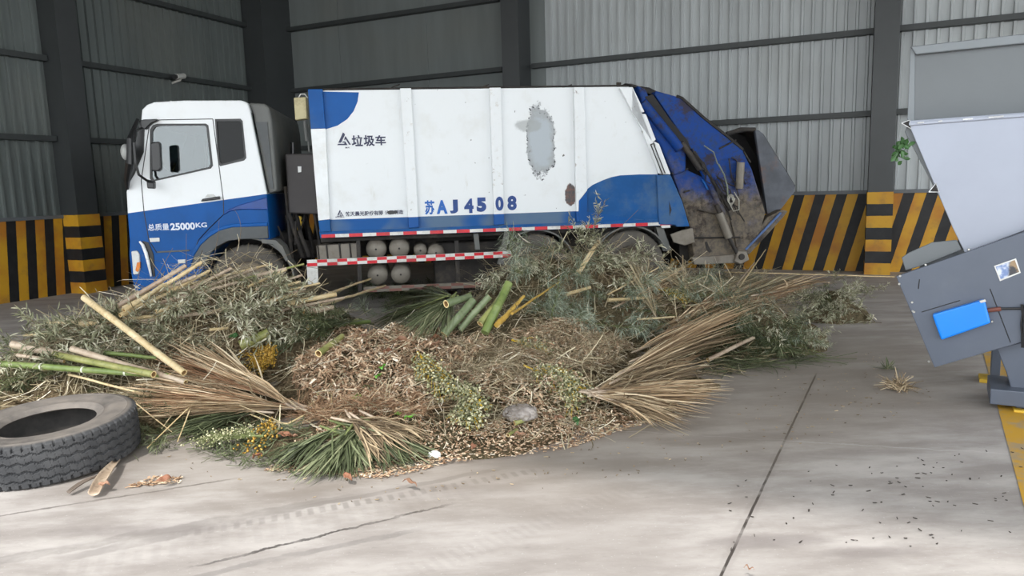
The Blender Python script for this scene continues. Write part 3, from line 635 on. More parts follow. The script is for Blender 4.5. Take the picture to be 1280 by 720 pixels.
# battery box, air tanks, side guard
MB().prism(tps([(395, 307), (447, 303.5), (449, 322), (397, 326)], .15), .15, .5).obj('battery_box', dirty_tank, TR, bevel=.015)
for a, b in (((397, 306.5), (399, 326)), ((408, 305.5), (410, 325)), ((424, 304), (426, 324)), ((437, 303.5), (439, 323))): 
    p_, q_ = tp(*a, .15), tp(*b, .15); MB().tube([(p_[0], .145, p_[1]), (q_[0], .145, q_[1])], .012, 6).obj('box_strap', under, TR)
for q, r in (((470, 311.5), 13), ((499, 310.5), 13), ((472, 344), 13), ((501, 343), 12.5), ((525.5, 313), 8.5), ((545, 316), 11)):
    x_, z_ = tp(*q, .2); R_ = tp(q[0]+r, q[1], .2)[0]-x_
    MB().lathe([(0, -.02), (R_*.5, -.012), (R_*.85, .01), (R_*.97, .035), (R_, .06), (R_, .7), (0, .72)], (x_, .2, z_), 28).obj('air_tank', dirty_tank, TR, autos=40)
    MB().lathe([(0, -.03), (.014, -.03), (.014, -.01)], (x_, .2, z_), 8).obj('drain_plug', under, TR)
MB().prism(tps([(540, 304), (640, 300), (645, 360), (545, 366)], .4), .4, .9).obj('fuel_tank', under, TR, bevel=.05)
def rail_bar(p, q, h, d, nseg, dirty=0):
    (x0, z0), (x1, z1) = tp(*p), tp(*q)
    o = MB().prism([(x0, z0-h/2), (x1, z1-h/2), (x1, z1+h/2), (x0, z0+h/2)], d, d+.04).obj('side_guard', whm if not dirty else dirty_tank, TR, bevel=.004)
    mb = MB()
    for k in range(nseg):
        a = k/nseg; b = (k+1)/nseg; xa, xb = x0+(x1-x0)*a, x0+(x1-x0)*b; za, zb = z0+(z1-z0)*a, z0+(z1-z0)*b; m_ = h*.02
        mb.prism([(xa, za), (xb, zb), (xb, zb+h*.48), (xa, za+h*.48)], d-.003, d, k % 2); mb.prism([(xa, za-h*.48), (xb, zb-h*.48), (xb, zb), (xa, za)], d-.003, d, (k+1) % 2)
    mb.obj('reflective_strip', [whm, redm] if not dirty else [dirty_tank, simple('dirty_red', srgb(128, 88, 78), .6)], o); return o
rail_bar((384, 329), (640, 317.5), .085, -.01, 21)
rail_bar((455, 362), (640, 354), .075, -.01, 12, 1)
MB().prism(tps([(383, 331), (397, 331), (398, 356), (385, 357)]), 0, .05).obj('side_guard_post', whm, TR, bevel=.004)
for x in (447, 570): MB().prism(tps([(x-2, 301), (x+3, 301), (x+6, 366), (x+1, 366)], .05), .05, .1).obj('side_guard_post', under, TR)
for pts in ([(631, 290), (637, 290), (630, 330), (622, 330)], [(592, 292), (598, 292), (600, 312), (594, 312)], [(820, 284), (829, 284), (839, 312), (829, 314)]): MB().prism(tps(pts, .05), .05, .15).obj('body_bracket', mid_pl, TR)
MB().prism(tps([(826, 279.5), (837, 279), (838, 284.5), (827, 285)], -.01), -.015, .02).obj('rear_marker_lamp', clearlens, TR)

# rear loader (tailgate)
backing = tps([(797, 107), (812, 109), (830, 118), (858, 135), (888, 160), (920, 184), (944, 225), (957, 267), (945, 300), (932, 327), (868, 328), (862, 284), (842, 225)], .3)
MB().prism(backing, .3, WD-.1).obj('rear_loader_shell', simple('black_grime_and_shade', srgb(34, 33, 34), .8, 0, .3, 4), TR, bevel=.02)
upper = tps([(818, 118), (820, 113.5), (846.7, 120.7), (851, 122.5), (879, 148), (908, 171), (928, 187), (940, 212), (957, 266), (950, 290), (941, 309), (922, 325), (919, 300), (910, 262), (896, 238), (880, 210), (862, 184)], .08)
MB().prism(upper, .08, .3).obj('rear_side_plate', P_tail, TR, bevel=.012)
MB().prism(tps([(806, 121), (816, 118), (838, 150), (859, 175), (864, 186), (856, 190), (846, 176), (826, 150)], .055), .055, .062).obj('loader_slot_shade', simple('black_grime_and_shade', srgb(34, 33, 34), .8), TR)  # thin near-black sheet, painted shade of the gap between the plates
low = tps([(840, 216), (858, 212), (880, 222), (896, 238), (911, 262), (920, 300), (922, 326.6), (868, 326.6), (862, 283), (853, 252)], .1)
MB().prism(low, .1, .3).obj('rear_side_plate', P_tail, TR, bevel=.012)
left = tps([(797, 106.5), (808, 112), (812, 122), (838, 166), (853, 178), (858, 186), (858, 214), (842, 220), (824, 180), (818, 174), (806, 143)], .06)
MB().prism(left, .06, .28).obj('rear_arm_plate', P_tail, TR, bevel=.03)
def bar(p, q, r, d, nm, m, d2=None, n_=10):
    a = tp(*p, d); b = tp(*q, d if d2 is None else d2); return MB().tube([(a[0], d, a[1]), (b[0], d if d2 is None else d2, b[1])], r, n_).obj(nm, m, TR, autos=40)
bar((803, 128), (850, 186), .07, .05, 'lift_cylinder', P_tail)
bar((852, 178), (875, 212), .04, .03, 'cylinder_rod', under)
bar((896, 228), (891, 262), .0, .0, 'x', under) if False else None
cyl1 = bar((926, 203), (924, 236), .055, .02, 'hydraulic_cylinder', dirty_tank)
cyl2 = bar((899, 266), (911, 297), .055, .03, 'hydraulic_cylinder', dirty_tank)
bar((911, 297), (922, 318), .028, .03, 'cylinder_rod', under); bar((895, 256), (900, 268), .03, .03, 'cylinder_rod', under)
bar((867, 190), (913, 262), .03, .06, 'link_bar', under); bar((876, 208), (905, 268), .045, .08, 'link_bar', P_tail)
for p, q in (((866, 297.5), (925, 296.5)), ((872, 262), (898, 268)), ((840, 217), (860, 211)), ((930, 190), (938, 203)), ((855, 240), (862, 238)), ((899, 186), (920, 175))):
    bar(p, q, .012, .075, 'stiffener', under)
MB().prism(tps([(865, 322), (920, 318), (921, 329), (868, 331)], .04), .04, .12).obj('lower_beam', dirty_tank, TR, bevel=.01)
MB().prism(tps([(922, 314), (934, 314), (937, 325), (926, 331), (918, 327)], .0), .0, .12).obj('hinge_block', dirty_tank, TR, bevel=.015)
bar((926, 321), (926.1, 321.1), .05, -.01, 'hinge_pin', under) if False else MB().lathe([(0, -.02), (.04, -.02), (.045, .0)], (tp(927, 321)[0], 0, tp(927, 321)[1]), 16).obj('hinge_pin', under, TR)
# patch of brighter blue, bolts, hoses
MB().prism(tps([(877, 224), (886, 226), (893, 238), (884, 237)], .07), .07, .1).obj('link_plate', P_blue, TR, bevel=.004)
hs = MB()
for k in range(16):
    px, py = random.choice([(862, 190), (880, 205), (895, 225), (905, 240), (870, 200), (915, 195)]); ps = [(px+random.uniform(-6, 6), py+random.uniform(-6, 6))]
    for j in range(4): ps.append((ps[-1][0]+random.uniform(1, 9), ps[-1][1]+random.uniform(2, 13)))
    hs.tube([(tp(x, y, .05)[0], random.uniform(.0, .07), tp(x, y, .05)[1]) for x, y in ps], .009, 6)
hs.obj('hydraulic_hoses', under, TR)
coil = [tp(913+5*math.cos(a)*(1-.02*i), 248+6*math.sin(a)+i*.12, .0) for i, a in enumerate([k*.6 for k in range(32)])]
co = MB(); co.tube([(a, -.02, b) for a, b in coil], .006, 5); P = [tp(*q, 0) for q in ((917, 240), (923, 250), (923, 262), (916, 264), (912, 256))]; co.tube([(a, -.02, b) for a, b in P], .007, 5)
co.obj('coiled_wire', simple('pale_wire', srgb(170, 168, 156), .6), TR)
hsv = MB(); P = [tp(*q, 0) for q in ((898, 205), (905, 218), (909, 232), (910, 246))]; hsv.tube([(a, 0, b) for a, b in P], .01, 6); P = [tp(*q, 0) for q in ((880, 182), (892, 190), (897, 205))]; hsv.tube([(a, 0, b) for a, b in P], .008, 6)
hsv.obj('hydraulic_line', simple('pale_green_hose', srgb(120, 128, 112), .6), TR)
MB().prism(tps([(881, 303), (884, 302), (886, 308), (890, 314), (887, 316), (883, 312)], .095), .095, .101).obj('drip_stain', under, TR)
# tyre guard / flap at the bottom left of the loader
MB().prism(tps([(838, 293), (852, 288), (866, 285), (869, 303), (856, 307), (842, 303)], -.02), -.02, .01).obj('loader_mud_flap', dirty_tank, TR, bevel=.01)
# hopper at the very back: side wall, dark mouth, edge beam
hs1 = tps([(944, 163), (949, 163), (954, 167), (994, 232), (993, 240), (977, 261), (959, 268)], .25)
hp = MB().prism(hs1, .25, .31).obj('hopper_side', simple('grimy_hopper', srgb(78, 82, 90), .6, .1, .3, 4, srgb(110, 74, 50), .6), TR, bevel=.01)
MB().prism(tps([(908, 168), (914, 165), (944, 162.5), (958, 267), (953, 268), (944, 225), (928, 187)], .9), .9, WD-.1).obj('hopper_mouth', simple('black_grime_and_shade', srgb(30, 30, 30), .8), TR)  # solid near-black block, its colour stands in for the dark inside
mb = MB(); A = tps([(944, 162.5), (954, 167), (994, 232), (990, 244)], .3); vs = [(a, d, b) for d in (.3, WD-.15) for a, b in A]; mb.add(vs, [(0, 1, 5, 4), (1, 2, 6, 5), (2, 3, 7, 6)]); mb.obj('hopper_back', under, TR)
hb = tps([(958, 272), (978, 262), (985, 264), (979, 272), (937, 318), (929, 315)], .1); MB().prism(hb, .1, .28).obj('hopper_edge_beam', P_tail, TR, bevel=.012)
bar((976, 266), (932, 312), .018, .08, 'beam_flange', simple('scuffed_blue', srgb(84, 112, 160), .5), None)
a = tp(908, 167.5, .3); b = tp(944, 162, .3); MB().tube([(a[0], .3, a[1]), ((a[0]+b[0])/2, .3, a[1]+.06), (b[0], .3, b[1])], .03, 8).obj('hopper_lip', under, TR)
tr_ = MB(); P = [tp(*q, .1) for q in ((845, 120.3), (852, 123), (880, 148.3), (909, 171), (928, 187))]; tr_.tube([(a, .08, b) for a, b in P], .02, 6); tr_.obj('loader_edge', under, TR)
MB().prism(tps([(781, 104), (790, 104.5), (812, 112), (815, 118), (806, 116), (797, 110)], .15), .15, .9).obj('top_flap', under, TR, bevel=.01)
MB().box(7.3, 8.3, .3, WD-.3, .5, .8).obj('rear_cross_member', under, TR, bevel=.02)

# lettering painted on the truck
def letter(body, x0, z0, width, height, m, bold=0, d=-.004, parent=None, shear=0, nm='lettering'):
    me = text_mesh(body, 1, bold, .001)
    xs = [v.co.x for v in me.vertices]; ys = [v.co.y for v in me.vertices]
    a, b, c, e = min(xs), max(xs), min(ys), max(ys); sx = width/(b-a); sy = height/(e-c)
    for v in me.vertices:
        x = (v.co.x-a)*sx; y = (v.co.y-c)*sy; v.co = (x0+x+y*shear, d-v.co.z*1.0, z0+y)
    me.materials.clear(); me.materials.append(m); me.flip_normals()
    o = bpy.data.objects.new(nm, me); COL.objects.link(o); o.parent = parent or TR; return o
def letter_px(body, l, b, r, t, m, bold=0, parent=None, d=-.004, nm='lettering'):
    (x0, z0), (x1, z1) = tp(l, b), tp(r, t); zb0 = tp(l, b)[1]; return letter(body, x0, zb0, x1-x0, tp(l, t)[1]-zb0, m, bold, d, parent, 0, nm)
ink = simple('dark_lettering', srgb(44, 48, 78), .5, 0, .05); wink = simple('white_lettering', srgb(208, 216, 228), .5, 0, .05); bink = simple('blue_lettering', srgb(20, 96, 180), .5, 0, .15, 9); bink2 = simple('deep_blue_lettering', srgb(20, 62, 130), .5, 0, .15, 9)
letter_px('总质量', 185.5, 288.5, 211, 280, wink, .01); letter_px('25000', 213.5, 288, 243.5, 279, wink, .035); letter_px('KG', 245, 284.5, 258.5, 278.5, wink, .02)
letter_px('垃', 440, 183, 453, 169, ink, .03); letter_px('圾', 455, 183, 468, 169, ink, .03); letter_px('车', 469.5, 181.8, 482, 169, ink, .03)
letter_px('航天晨光股份有限', 432, 270.5, 479, 264.5, ink, .02); letter_px('公司制造', 481, 268.2, 504, 263, ink, .02)
sm = MB().prism(tps([(483, 265), (487, 263.2), (493, 263.6), (496, 262.8), (497, 266.5), (492, 267.6), (487, 268.2)]), -.0065, -.0045).obj('paint_smudge', black, TR)
letter_px('苏', 531.5, 268.5, 543, 250.5, bink, .03)
letter_px('A', 546, 267.6, 559, 250.3, bink, .05); letter_px('J', 562.5, 267, 572, 249.7, bink2, .06); letter_px('4', 580.5, 266.7, 591.5, 248.4, bink2, .05)
letter_px('5', 596, 265, 607.5, 247, bink2, .07); letter_px('0', 619, 263.4, 628.5, 245.8, bink2, .05, d=-.06); letter_px('8', 634.5, 263, 645.5, 244.8, bink2, .05)
def logo(cx, cy, s, m):
    mb = MB()
    def q(*pts): mb.prism([tp(cx+x*s, cy+y*s) for x, y in pts], -.005, -.001)
    q((-1, 1), (-.86, .78), (.08, .78), (.18, .6), (-.25, .6), (-.1, .42), (.28, .42), (.62, 1))
    q((-.82, .62), (-.1, -1), (.1, -.85), (.22, -.6), (-.05, -.1), (-.3, .45), (-.42, .62))
    q((.1, .1), (.22, -.35), (.32, -.4), (1.15, .92), (.86, .92), (.3, .0), (.2, .3))
    mb.obj('emblem', m, TR)
logo(429.5, 173.5, 8, ink); letter_px('晨光', 431.5, 185.6, 436.8, 183.6, ink, .02)
logo(425, 266.5, 4, ink); letter_px('航天晨光', 419.5, 272.6, 430.5, 270.4, ink, .0)
# ---------------------------------------------------------------- loose truck tyre in the foreground
def loose_tyre():
    R, W = .5, .275; NA = 900
    # cross-section: outer shoulder to shoulder, sidewalls, beads, inner liner
    sec = []
    for i in range(45): sec.append((R-.004*abs((i-22)/22)**2, (i/44-.5)*W*.86, 'T'))
    sec += [(R-.012, W*.455, 'S'), (R-.03, W*.48, 'B'), (R-.05, W*.488, 'B'), (R-.055, W*.496, 'B'), (R-.06, W*.488, 'B'), (R-.10, W*.5, 'B'), (R-.15, W*.485, 'B'), (R-.185, W*.45, 'B'), (R-.19, W*.458, 'B'), (R-.2, W*.44, 'B'), (R-.225, W*.40, 'B'), (R-.235, W*.36, 'B'), (R-.225, W*.33, 'B'),
            (R-.17, W*.38, 'B'), (R-.1, W*.42, 'B'), (R-.05, W*.40, 'B'), (R-.03, W*.3, 'B'), (R-.028, 0, 'B')]
    tail = [(r, -h, k) for r, h, k in sec[45:-1]][::-1]; sec = sec+tail
    n = len(sec); th = np.arange(NA)*2*PI/NA; V = np.zeros((n, NA, 3))
    tri = lambda x: 2*np.abs(2*(x-np.floor(x+.5)))-1
    for i, (r, h, k) in enumerate(sec):
        rr = np.full(NA, r)
        if k == 'T':
            for c, w_ in ((-.078, .0055), (-.026, .0065), (.026, .0065), (.078, .0055)):
                off = .007*tri(th*42/(2*PI)+(0 if c < 0 else .5)); rr -= .012*(np.abs(h-c-off) < w_)
            if abs(h) > .1: rr -= .014*((np.mod(th*60/(2*PI)+.1*np.sign(h), 1) < .16+.1*(abs(h)-.1)/.02))
            sip = np.abs(np.mod(th*84/(2*PI)+h*6, 1)-.5) < .03; rr -= .003*sip
        if k == 'S': rr -= .010*((np.mod(th*60/(2*PI)+.1*np.sign(h), 1) < .3))
        V[i, :, 0] = rr*np.cos(th); V[i, :, 1] = rr*np.sin(th); V[i, :, 2] = h
    vs = V.reshape(-1, 3); I, J = np.meshgrid(np.arange(n), np.arange(NA), indexing='ij'); I2 = (I+1) % n; J2 = (J+1) % NA
    fs = np.stack([I*NA+J, I*NA+J2, I2*NA+J2, I2*NA+J], -1).reshape(-1, 4)
    me = bpy.data.meshes.new('loose_tyre'); me.from_pydata(vs.tolist(), [], fs.tolist())
    m = bpy.data.materials.new('worn_tyre_rubber'); t = NT(m); X = t.xyz()
    rad = t.math('SQRT', t.math('ADD', t.math('MULTIPLY', X[0], X[0]), t.math('MULTIPLY', X[1], X[1])))
    nn = t.noise(5, 6, .65)
    dust = t.math('MULTIPLY', t.math('MULTIPLY', t.step(rad, .475, .46), 1.0), t.step(nn, .25, .6))
    dust = t.math('SUBTRACT', 1.0, t.step(rad, .455, .482))
    c = t.mix(t.step(nn, .3, .7), srgb(52, 53, 55), srgb(74, 74, 75)); c = t.mix(t.math('MULTIPLY', dust, t.math('MULTIPLY_ADD', t.step(nn, .3, .7), .5, .35)), c, srgb(128, 120, 112))
    c = t.mix(t.math('SUBTRACT', 1.0, t.step(rad, .2, .262)), c, srgb(30, 30, 31))
    t.fin(c, .75, 0, .3); t.bump(t.noise(40, 4), .2, .004)
    me.materials.append(m); me.polygons.foreach_set('use_smooth', [True]*len(me.polygons)); sharp_edges(me, 40); me.flip_normals()
    o = bpy.data.objects.new('loose_tyre', me); COL.objects.link(o); return o
ty = loose_tyre(); c_ = on_z(55, 611)
ty.location = (-2.95, 4.40, .152); ty.rotation_euler = (math.radians(2.2), math.radians(-1.5), .3)
tag(ty, 'worn black truck tyre lying flat on the concrete beside the heap', 'tyre')

# ---------------------------------------------------------------- grey tipping machine on the right
PY = 4.85; MO0 = Vector((3.3, PY, 0)); YM = math.radians(-31); NP = Vector((-math.sin(YM), math.cos(YM), 0)); DM = Vector((math.cos(YM), math.sin(YM), 0))
def mp(px, py, d=0.0):
    w = on_plane(px, py, MO0+NP*d, NP)-MO0; return (w.dot(DM), w.z)
def mps(pts, d=0.0): return [mp(x, y, d) for x, y in pts]
MO = empty('waste_loader', MO0, YM); tag(MO, 'grey steel waste hopper machine with a bright blue box, cut off by the right edge', 'machine')
INV = Matrix.Translation((-3.3, -PY, 0))
gpaint = simple('blue_grey_machine_paint', srgb(84, 91, 104), .4, .1, .06, 2, srgb(98, 104, 114), .4)
gpaint2 = simple('pale_grey_machine_paint', srgb(152, 158, 172), .35, .1, .05, 1.2, srgb(140, 146, 160), .5)
gpaint3 = simple('mid_grey_machine_paint', srgb(102, 107, 110), .5, .05, .06, 1.5)
edgep = simple('machine_edge_paint', srgb(118, 124, 128), .45, .1, .06, 3)
bbox = simple('bright_blue_enamel', srgb(14, 128, 232), .3, 0, .05, 2)
def mobj(mb, name, mats, bevel=.004, parent=None, **k):
    o = mb.obj(name, mats, parent or MO, bevel=bevel, **k); return o
def mprism(pts, d0, d1, name, m, bevel=.004, parent=None):
    return mobj(MB().prism(mps(pts, d0), d0, d1), name, m, bevel, parent)
# lower tilted cover panel with box body behind
mprism([(1120, 345.5), (1200, 318), (1300, 283), (1390, 252), (1430, 380), (1300, 421), (1168, 459.5)], 0, .05, 'cover_panel', gpaint, .004)
mobj(MB().prism([(x+.06, z) for x, z in mps([(1135, 340), (1200, 325), (1390, 262), (1420, 370), (1300, 411), (1175, 446)])], .05, .9), 'lower_housing', gpaint, .006)
# hopper side sheet, leaning
mprism([(1134, 151), (1300, 139), (1420, 132), (1420, 240), (1300, 281), (1206, 316), (1191, 285)], .12, .16, 'hopper_side_sheet', gpaint2, .004)
mprism([(1131, 165), (1136, 152), (1150, 160), (1212, 312), (1208, 317), (1197, 290)], .17, .2, 'hopper_flange', gpaint3)
mprism([(1143, 62), (1300, 46), (1420, 34), (1420, 134), (1300, 141), (1140, 152)], .35, .39, 'hopper_back_sheet', gpaint3, .003)
mprism([(1138, 58), (1300, 40), (1420, 28), (1420, 40), (1300, 52), (1145, 68)], .3, .38, 'hopper_top_frame', edgep, .006)
mprism([(1138, 58), (1144, 60), (1143, 152), (1134, 154)], .34, .38, 'hopper_left_frame', edgep, .004)
mprism([(1136, 153), (1420, 131), (1420, 135), (1136, 157)], .1, .38, 'fold_ledge', gpaint2, .003)
# box volume of the hopper
mobj(MB().prism([(x+.08, z) for x, z in mps([(1150, 74), (1420, 50), (1420, 240), (1212, 304)], .4)], .4, 1.5), 'hopper_body', gpaint3)
for q in (((1127, 154), (1137, 150), (1139, 161)), ((1161, 240), (1170, 229), (1174, 240))):
    mprism(list(q), .12, .3, 'gusset', under, .001); mobj(MB().tube([(mp(*q[i % 3], .11)[0], PY*0+.11, mp(*q[i % 3], .11)[1]) for i in range(4)], .004, 5), 'gusset_edge', simple('white_edge', srgb(215, 218, 220), .4), 0)
mprism([(1127, 322), (1136, 316), (1165, 303), (1196, 300), (1202, 312), (1150, 333), (1132, 338)], .1, .12, 'side_ledge', gpaint3)
# weld blobs along the fold
wb_ = MB()
for x in (1150, 1153, 1176, 1206, 1210, 1213, 1238, 1243, 1248, 1252):
    a = mp(x+random.uniform(-1, 1), 153.6-(x-1150)*.077, .09); wb_.tube([(a[0]-.012, .095, a[1]), (a[0]+.012, .095, a[1]+.002)], .006, 6)
mobj(wb_, 'weld_beads', simple('weld_spatter', srgb(220, 222, 224), .4), 0)['kind'] = 'stuff'
# bolts round the panel
for q in ((1125, 345), (1124, 355), (1140, 378), (1141, 389), (1142.5, 390), (1161, 452), (1211, 312), (1231, 375.5), (1240, 402), (1157, 331)):
    a = mp(*q, -.006); mobj(MB().lathe([(0, -.008), (.006, -.008), (.009, -.002), (.009, 0)], (a[0], -.0, a[1]), 10), 'bolt', chrome, 0)
for p_, q_ in (((1152, 390), (1200, 375.5)), ((1237.5, 361), (1263, 428)), ((1148, 361), (1149.5, 349)), ((1285, 300), (1287, 384))):
    a, b = mp(*p_), mp(*q_); mobj(MB().tube([(a[0], 0, a[1]), (b[0], 0, b[1])], .0035, 5), 'panel_seam', black, 0)
mprism([(1165, 393.5), (1231, 374.5), (1238.5, 404), (1176.5, 425.5)], -.07, .0, 'control_box', bbox, .012)
mprism([(1224, 376.2), (1231, 374.2), (1233, 377), (1226, 379)], -.078, -.07, 'box_clip', chrome, .001)
a = mp(1236, 388); b = mp(1251, 385.5); e = mp(1300, 385); g = mp(1400, 380)
mobj(MB().tube([(a[0]-.02, -.02, a[1]), (b[0], -.02, b[1])], .015, 8), 'cable_gland', simple('rusty_gland', srgb(110, 62, 50), .6), 0)
mobj(MB().tube([(b[0]-.02, -.02, b[1]), (e[0], -.015, e[1]), (g[0], -.015, g[1])], .008, 8), 'cable', black, 0)
cb = MB()
for k in range(5):
    x = 1277+k*1.8; P = [mp(x+random.uniform(-1, 1), y, -.02) for y in (380, 392, 405, 418, 434)]; cb.tube([(p[0], -.03-.004*k, p[1]) for p in P], .006, 6)
mobj(cb, 'wiring', black, 0)
# weathered photo sticker
st = bpy.data.materials.new('printed_sticker'); t = NT(st); X = t.xyz()
n1 = t.math('ADD', X[0], t.math('MULTIPLY', t.noise(14, 3), .05)); x0_ = mp(1259, 340)[0]; c = t.mix(t.step(n1, x0_+.015, x0_+.04), t.mix(t.step(t.noise(18, 3), .42, .6), srgb(206, 212, 224), srgb(112, 134, 178)), t.mix(t.step(t.noise(12, 3), .5, .62), srgb(58, 58, 62), srgb(150, 126, 96))); t.fin(c, .35)
mprism([(1242.5, 332.5), (1270, 323), (1276, 341), (1250, 351.5)], -.0025, 0, 'sticker', whm, 0); mprism([(1244.5, 333.5), (1268.5, 325), (1274, 340), (1251, 349)], -.0045, -.0025, 'sticker_print', st, 0)
# support arm, foot box and post standing on the floor
mprism([(1246, 436), (1262, 431), (1300, 424), (1306, 486), (1264, 486), (1258, 466)], .12, .36, 'support_arm', gpaint, .006)
def bx3(x0, x1, d0, d1, z0, z1, name, m, bevel=.006): return mobj(MB().box(x0, x1, d0, d1, z0, z1), name, m, bevel)
fx, fz = mp(1237, 505); fx2, fz2 = mp(1237, 486)
bx3(fx, fx+.9, .0, .42, fz, fz2, 'foot_beam', gpaint)
bx3(mp(1271, 500)[0], mp(1271, 500)[0]+.22, .05, .25, 0.02, fz, 'foot_post', gpaint); bx3(mp(1268, 500)[0], mp(1268, 500)[0]+.3, .0, .32, 0, .02, 'foot_plate', simple('yellow_paint', srgb(208, 170, 52), .6))
a = mp(1240, 445, .5); 
bx3(mp(1226, 440, .8)[0], mp(1250, 440, .8)[0], .75, .95, .0, .03, 'foot_plate', MATS['yellow_paint'])
bx3(mp(1240, 440, .8)[0], mp(1252, 440, .8)[0], .8, .9, .03, .9, 'rear_strut', gpaint)
# ---------------------------------------------------------------- the heap
BL = []   # blobs: x, y, rx, ry, rot, h
def blob(px, Z, rx, ry, h, rot=0): BL.append(((px-640)/900*Z*1.01, Z, rx, ry, h, math.radians(rot)))
blob(290, 7.0, 1.55, 1.0, .82, 5); blob(150, 6.3, 1.3, .9, .48, 0); blob(40, 5.9, 1.0, .8, .30, 0); blob(230, 5.3, .9, .5, .2)
blob(470, 5.9, 1.0, .9, .40, 0); blob(560, 5.0, 1.1, .9, .24, 0)
blob(690, 7.7, 1.25, 1.0, .86, -10); blob(790, 7.9, 1.0, .9, .62); blob(640, 6.3, 1.3, 1.1, .48); blob(690, 5.4, 1.1, .75, .26)
blob(890, 7.5, 1.25, .95, .42); blob(815, 5.7, .62, .42, .14); blob(930, 7.0, .95, .6, .22)
blob(1045, 8.25, .44, .34, .34); blob(440, 4.55, .8, .4, .14)
BA = np.array(BL)
def H(x, y):
    x = np.asarray(x, float); y = np.asarray(y, float); s = np.zeros(np.broadcast(x, y).shape)
    for bx_, by_, rx, ry, h, ro in BL:
        dx, dy = x-bx_, y-by_; u = (dx*math.cos(ro)+dy*math.sin(ro))/rx; v = (-dx*math.sin(ro)+dy*math.cos(ro))/ry
        r2 = u*u+v*v; s += (h*np.clip(1-r2, 0, None)**1.15)**2.2
    s = s**(1/2.2)
    s = s+np.minimum(s*.35, .05)*(np.sin(x*9.1+y*4.3)*np.sin(y*11.3-x*3.1)+.6*np.sin(x*23+1)*np.sin(y*19+2))
    return np.maximum(s, 0)
GX0, GY0, GS = -7.0, 2.0, .02; _gx = np.arange(GX0, 7.5, GS); _gy = np.arange(GY0, 11, GS); _G = H(*np.meshgrid(_gx, _gy)); _GL = _G.tolist(); _ny, _nx = _G.shape
def hh(x, y):
    i = int((x-GX0)/GS); j = int((y-GY0)/GS)
    return _GL[j][i] if 0 <= i < _nx and 0 <= j < _ny else 0.0
_T = np.arange(2.5, 13.5, .012)
def hit(px, py, lift=0):
    d = ray(px, py); X_ = EYE.x+d.x*_T; Y_ = EYE.y+d.y*_T; Z_ = EYE.z+d.z*_T
    ii = np.clip(((X_-GX0)/GS).astype(int), 0, _nx-1); jj = np.clip(((Y_-GY0)/GS).astype(int), 0, _ny-1)
    k = np.nonzero(Z_ <= _G[jj, ii]+lift)[0]; k = int(k[0]) if len(k) else len(_T)-1
    return Vector((float(X_[k]), float(Y_[k]), float(Z_[k])))
# base mound
nx, ny = 330, 190; xs = np.linspace(-5.6, 5.2, nx); ys = np.linspace(3.7, 9.4, ny); XX, YY = np.meshgrid(xs, ys); ZZ = H(XX, YY)
ZZ = ZZ-.035
idx = np.arange(nx*ny).reshape(ny, nx); keep = (ZZ[:-1, :-1] > -.03) | (ZZ[1:, 1:] > -.03) | (ZZ[1:, :-1] > -.03) | (ZZ[:-1, 1:] > -.03)
fs = np.stack([idx[:-1, :-1], idx[:-1, 1:], idx[1:, 1:], idx[1:, :-1]], -1)[keep].tolist()
md = bpy.data.materials.new('matted_plant_litter'); t = NT(md); X = t.xyz()
n1 = t.noise(30, 6, .75); n2 = t.noise(1.6, 4, .6); n3 = t.noise(75, 3, .6, t.scaled((1, .4, 1), rz=.5))
c = t.ramp(n1, [(.3, srgb(66, 58, 46)), (.46, srgb(116, 100, 78)), (.6, srgb(156, 136, 108)), (.75, srgb(176, 156, 126))])
c = t.mix(t.math('MULTIPLY', t.step(n2, .42, .6), .6), c, t.ramp(n3, [(.35, srgb(48, 48, 36)), (.6, srgb(112, 108, 82))]))
t.fin(c, .9, 0, .1); t.bump(n1, 1.0, .05)
me = bpy.data.meshes.new('litter_mound'); me.from_pydata(np.stack([XX, YY, ZZ], -1).reshape(-1, 3).tolist(), [], fs); me.materials.append(md)
bm = bmesh.new(); bm.from_mesh(me); bmesh.ops.delete(bm, geom=[v for v in bm.verts if not v.link_faces], context='VERTS'); bm.to_mesh(me); bm.free()
me.polygons.foreach_set('use_smooth', [True]*len(me.polygons))
mo = bpy.data.objects.new('litter_mound', me); COL.objects.link(mo); tag(mo, 'matted mound of brown plant litter under the cut branches', 'plant litter', kind='stuff')

M_leaf = tinted('willow_leaf', [(0, srgb(84, 86, 64)), (.3, srgb(138, 140, 112)), (.55, srgb(178, 178, 150)), (.8, srgb(214, 210, 188)), (1, srgb(238, 234, 218))], .55, .15)
M_leafg = tinted('bluish_grass_leaf', [(0, srgb(72, 84, 70)), (.4, srgb(134, 146, 128)), (.75, srgb(178, 186, 166)), (1, srgb(206, 208, 188))], .6, .12)
M_green = tinted('fresh_palm_leaflet', [(0, srgb(50, 54, 40)), (.45, srgb(88, 96, 68)), (.8, srgb(124, 130, 98)), (1, srgb(170, 168, 136))], .5, .1)
M_tan = tinted('dry_palm_leaflet', [(0, srgb(104, 86, 66)), (.35, srgb(166, 140, 110)), (.7, srgb(206, 182, 148)), (1, srgb(236, 220, 190))], .65, .08, .15)
M_rust = tinted('russet_palm_leaflet', [(0, srgb(90, 66, 50)), (.4, srgb(164, 126, 96)), (.75, srgb(206, 168, 132)), (1, srgb(236, 214, 180))], .65, .08, .15)
M_brown = tinted('dull_brown_leaflet', [(0, srgb(84, 72, 58)), (.4, srgb(134, 116, 92)), (.75, srgb(176, 156, 126)), (1, srgb(212, 194, 164))], .7, .08, .15)
M_straw = tinted('straw', [(0, srgb(98, 88, 68)), (.4, srgb(158, 144, 114)), (.8, srgb(206, 194, 164)), (1, srgb(240, 232, 214))], .8, 0, .15)
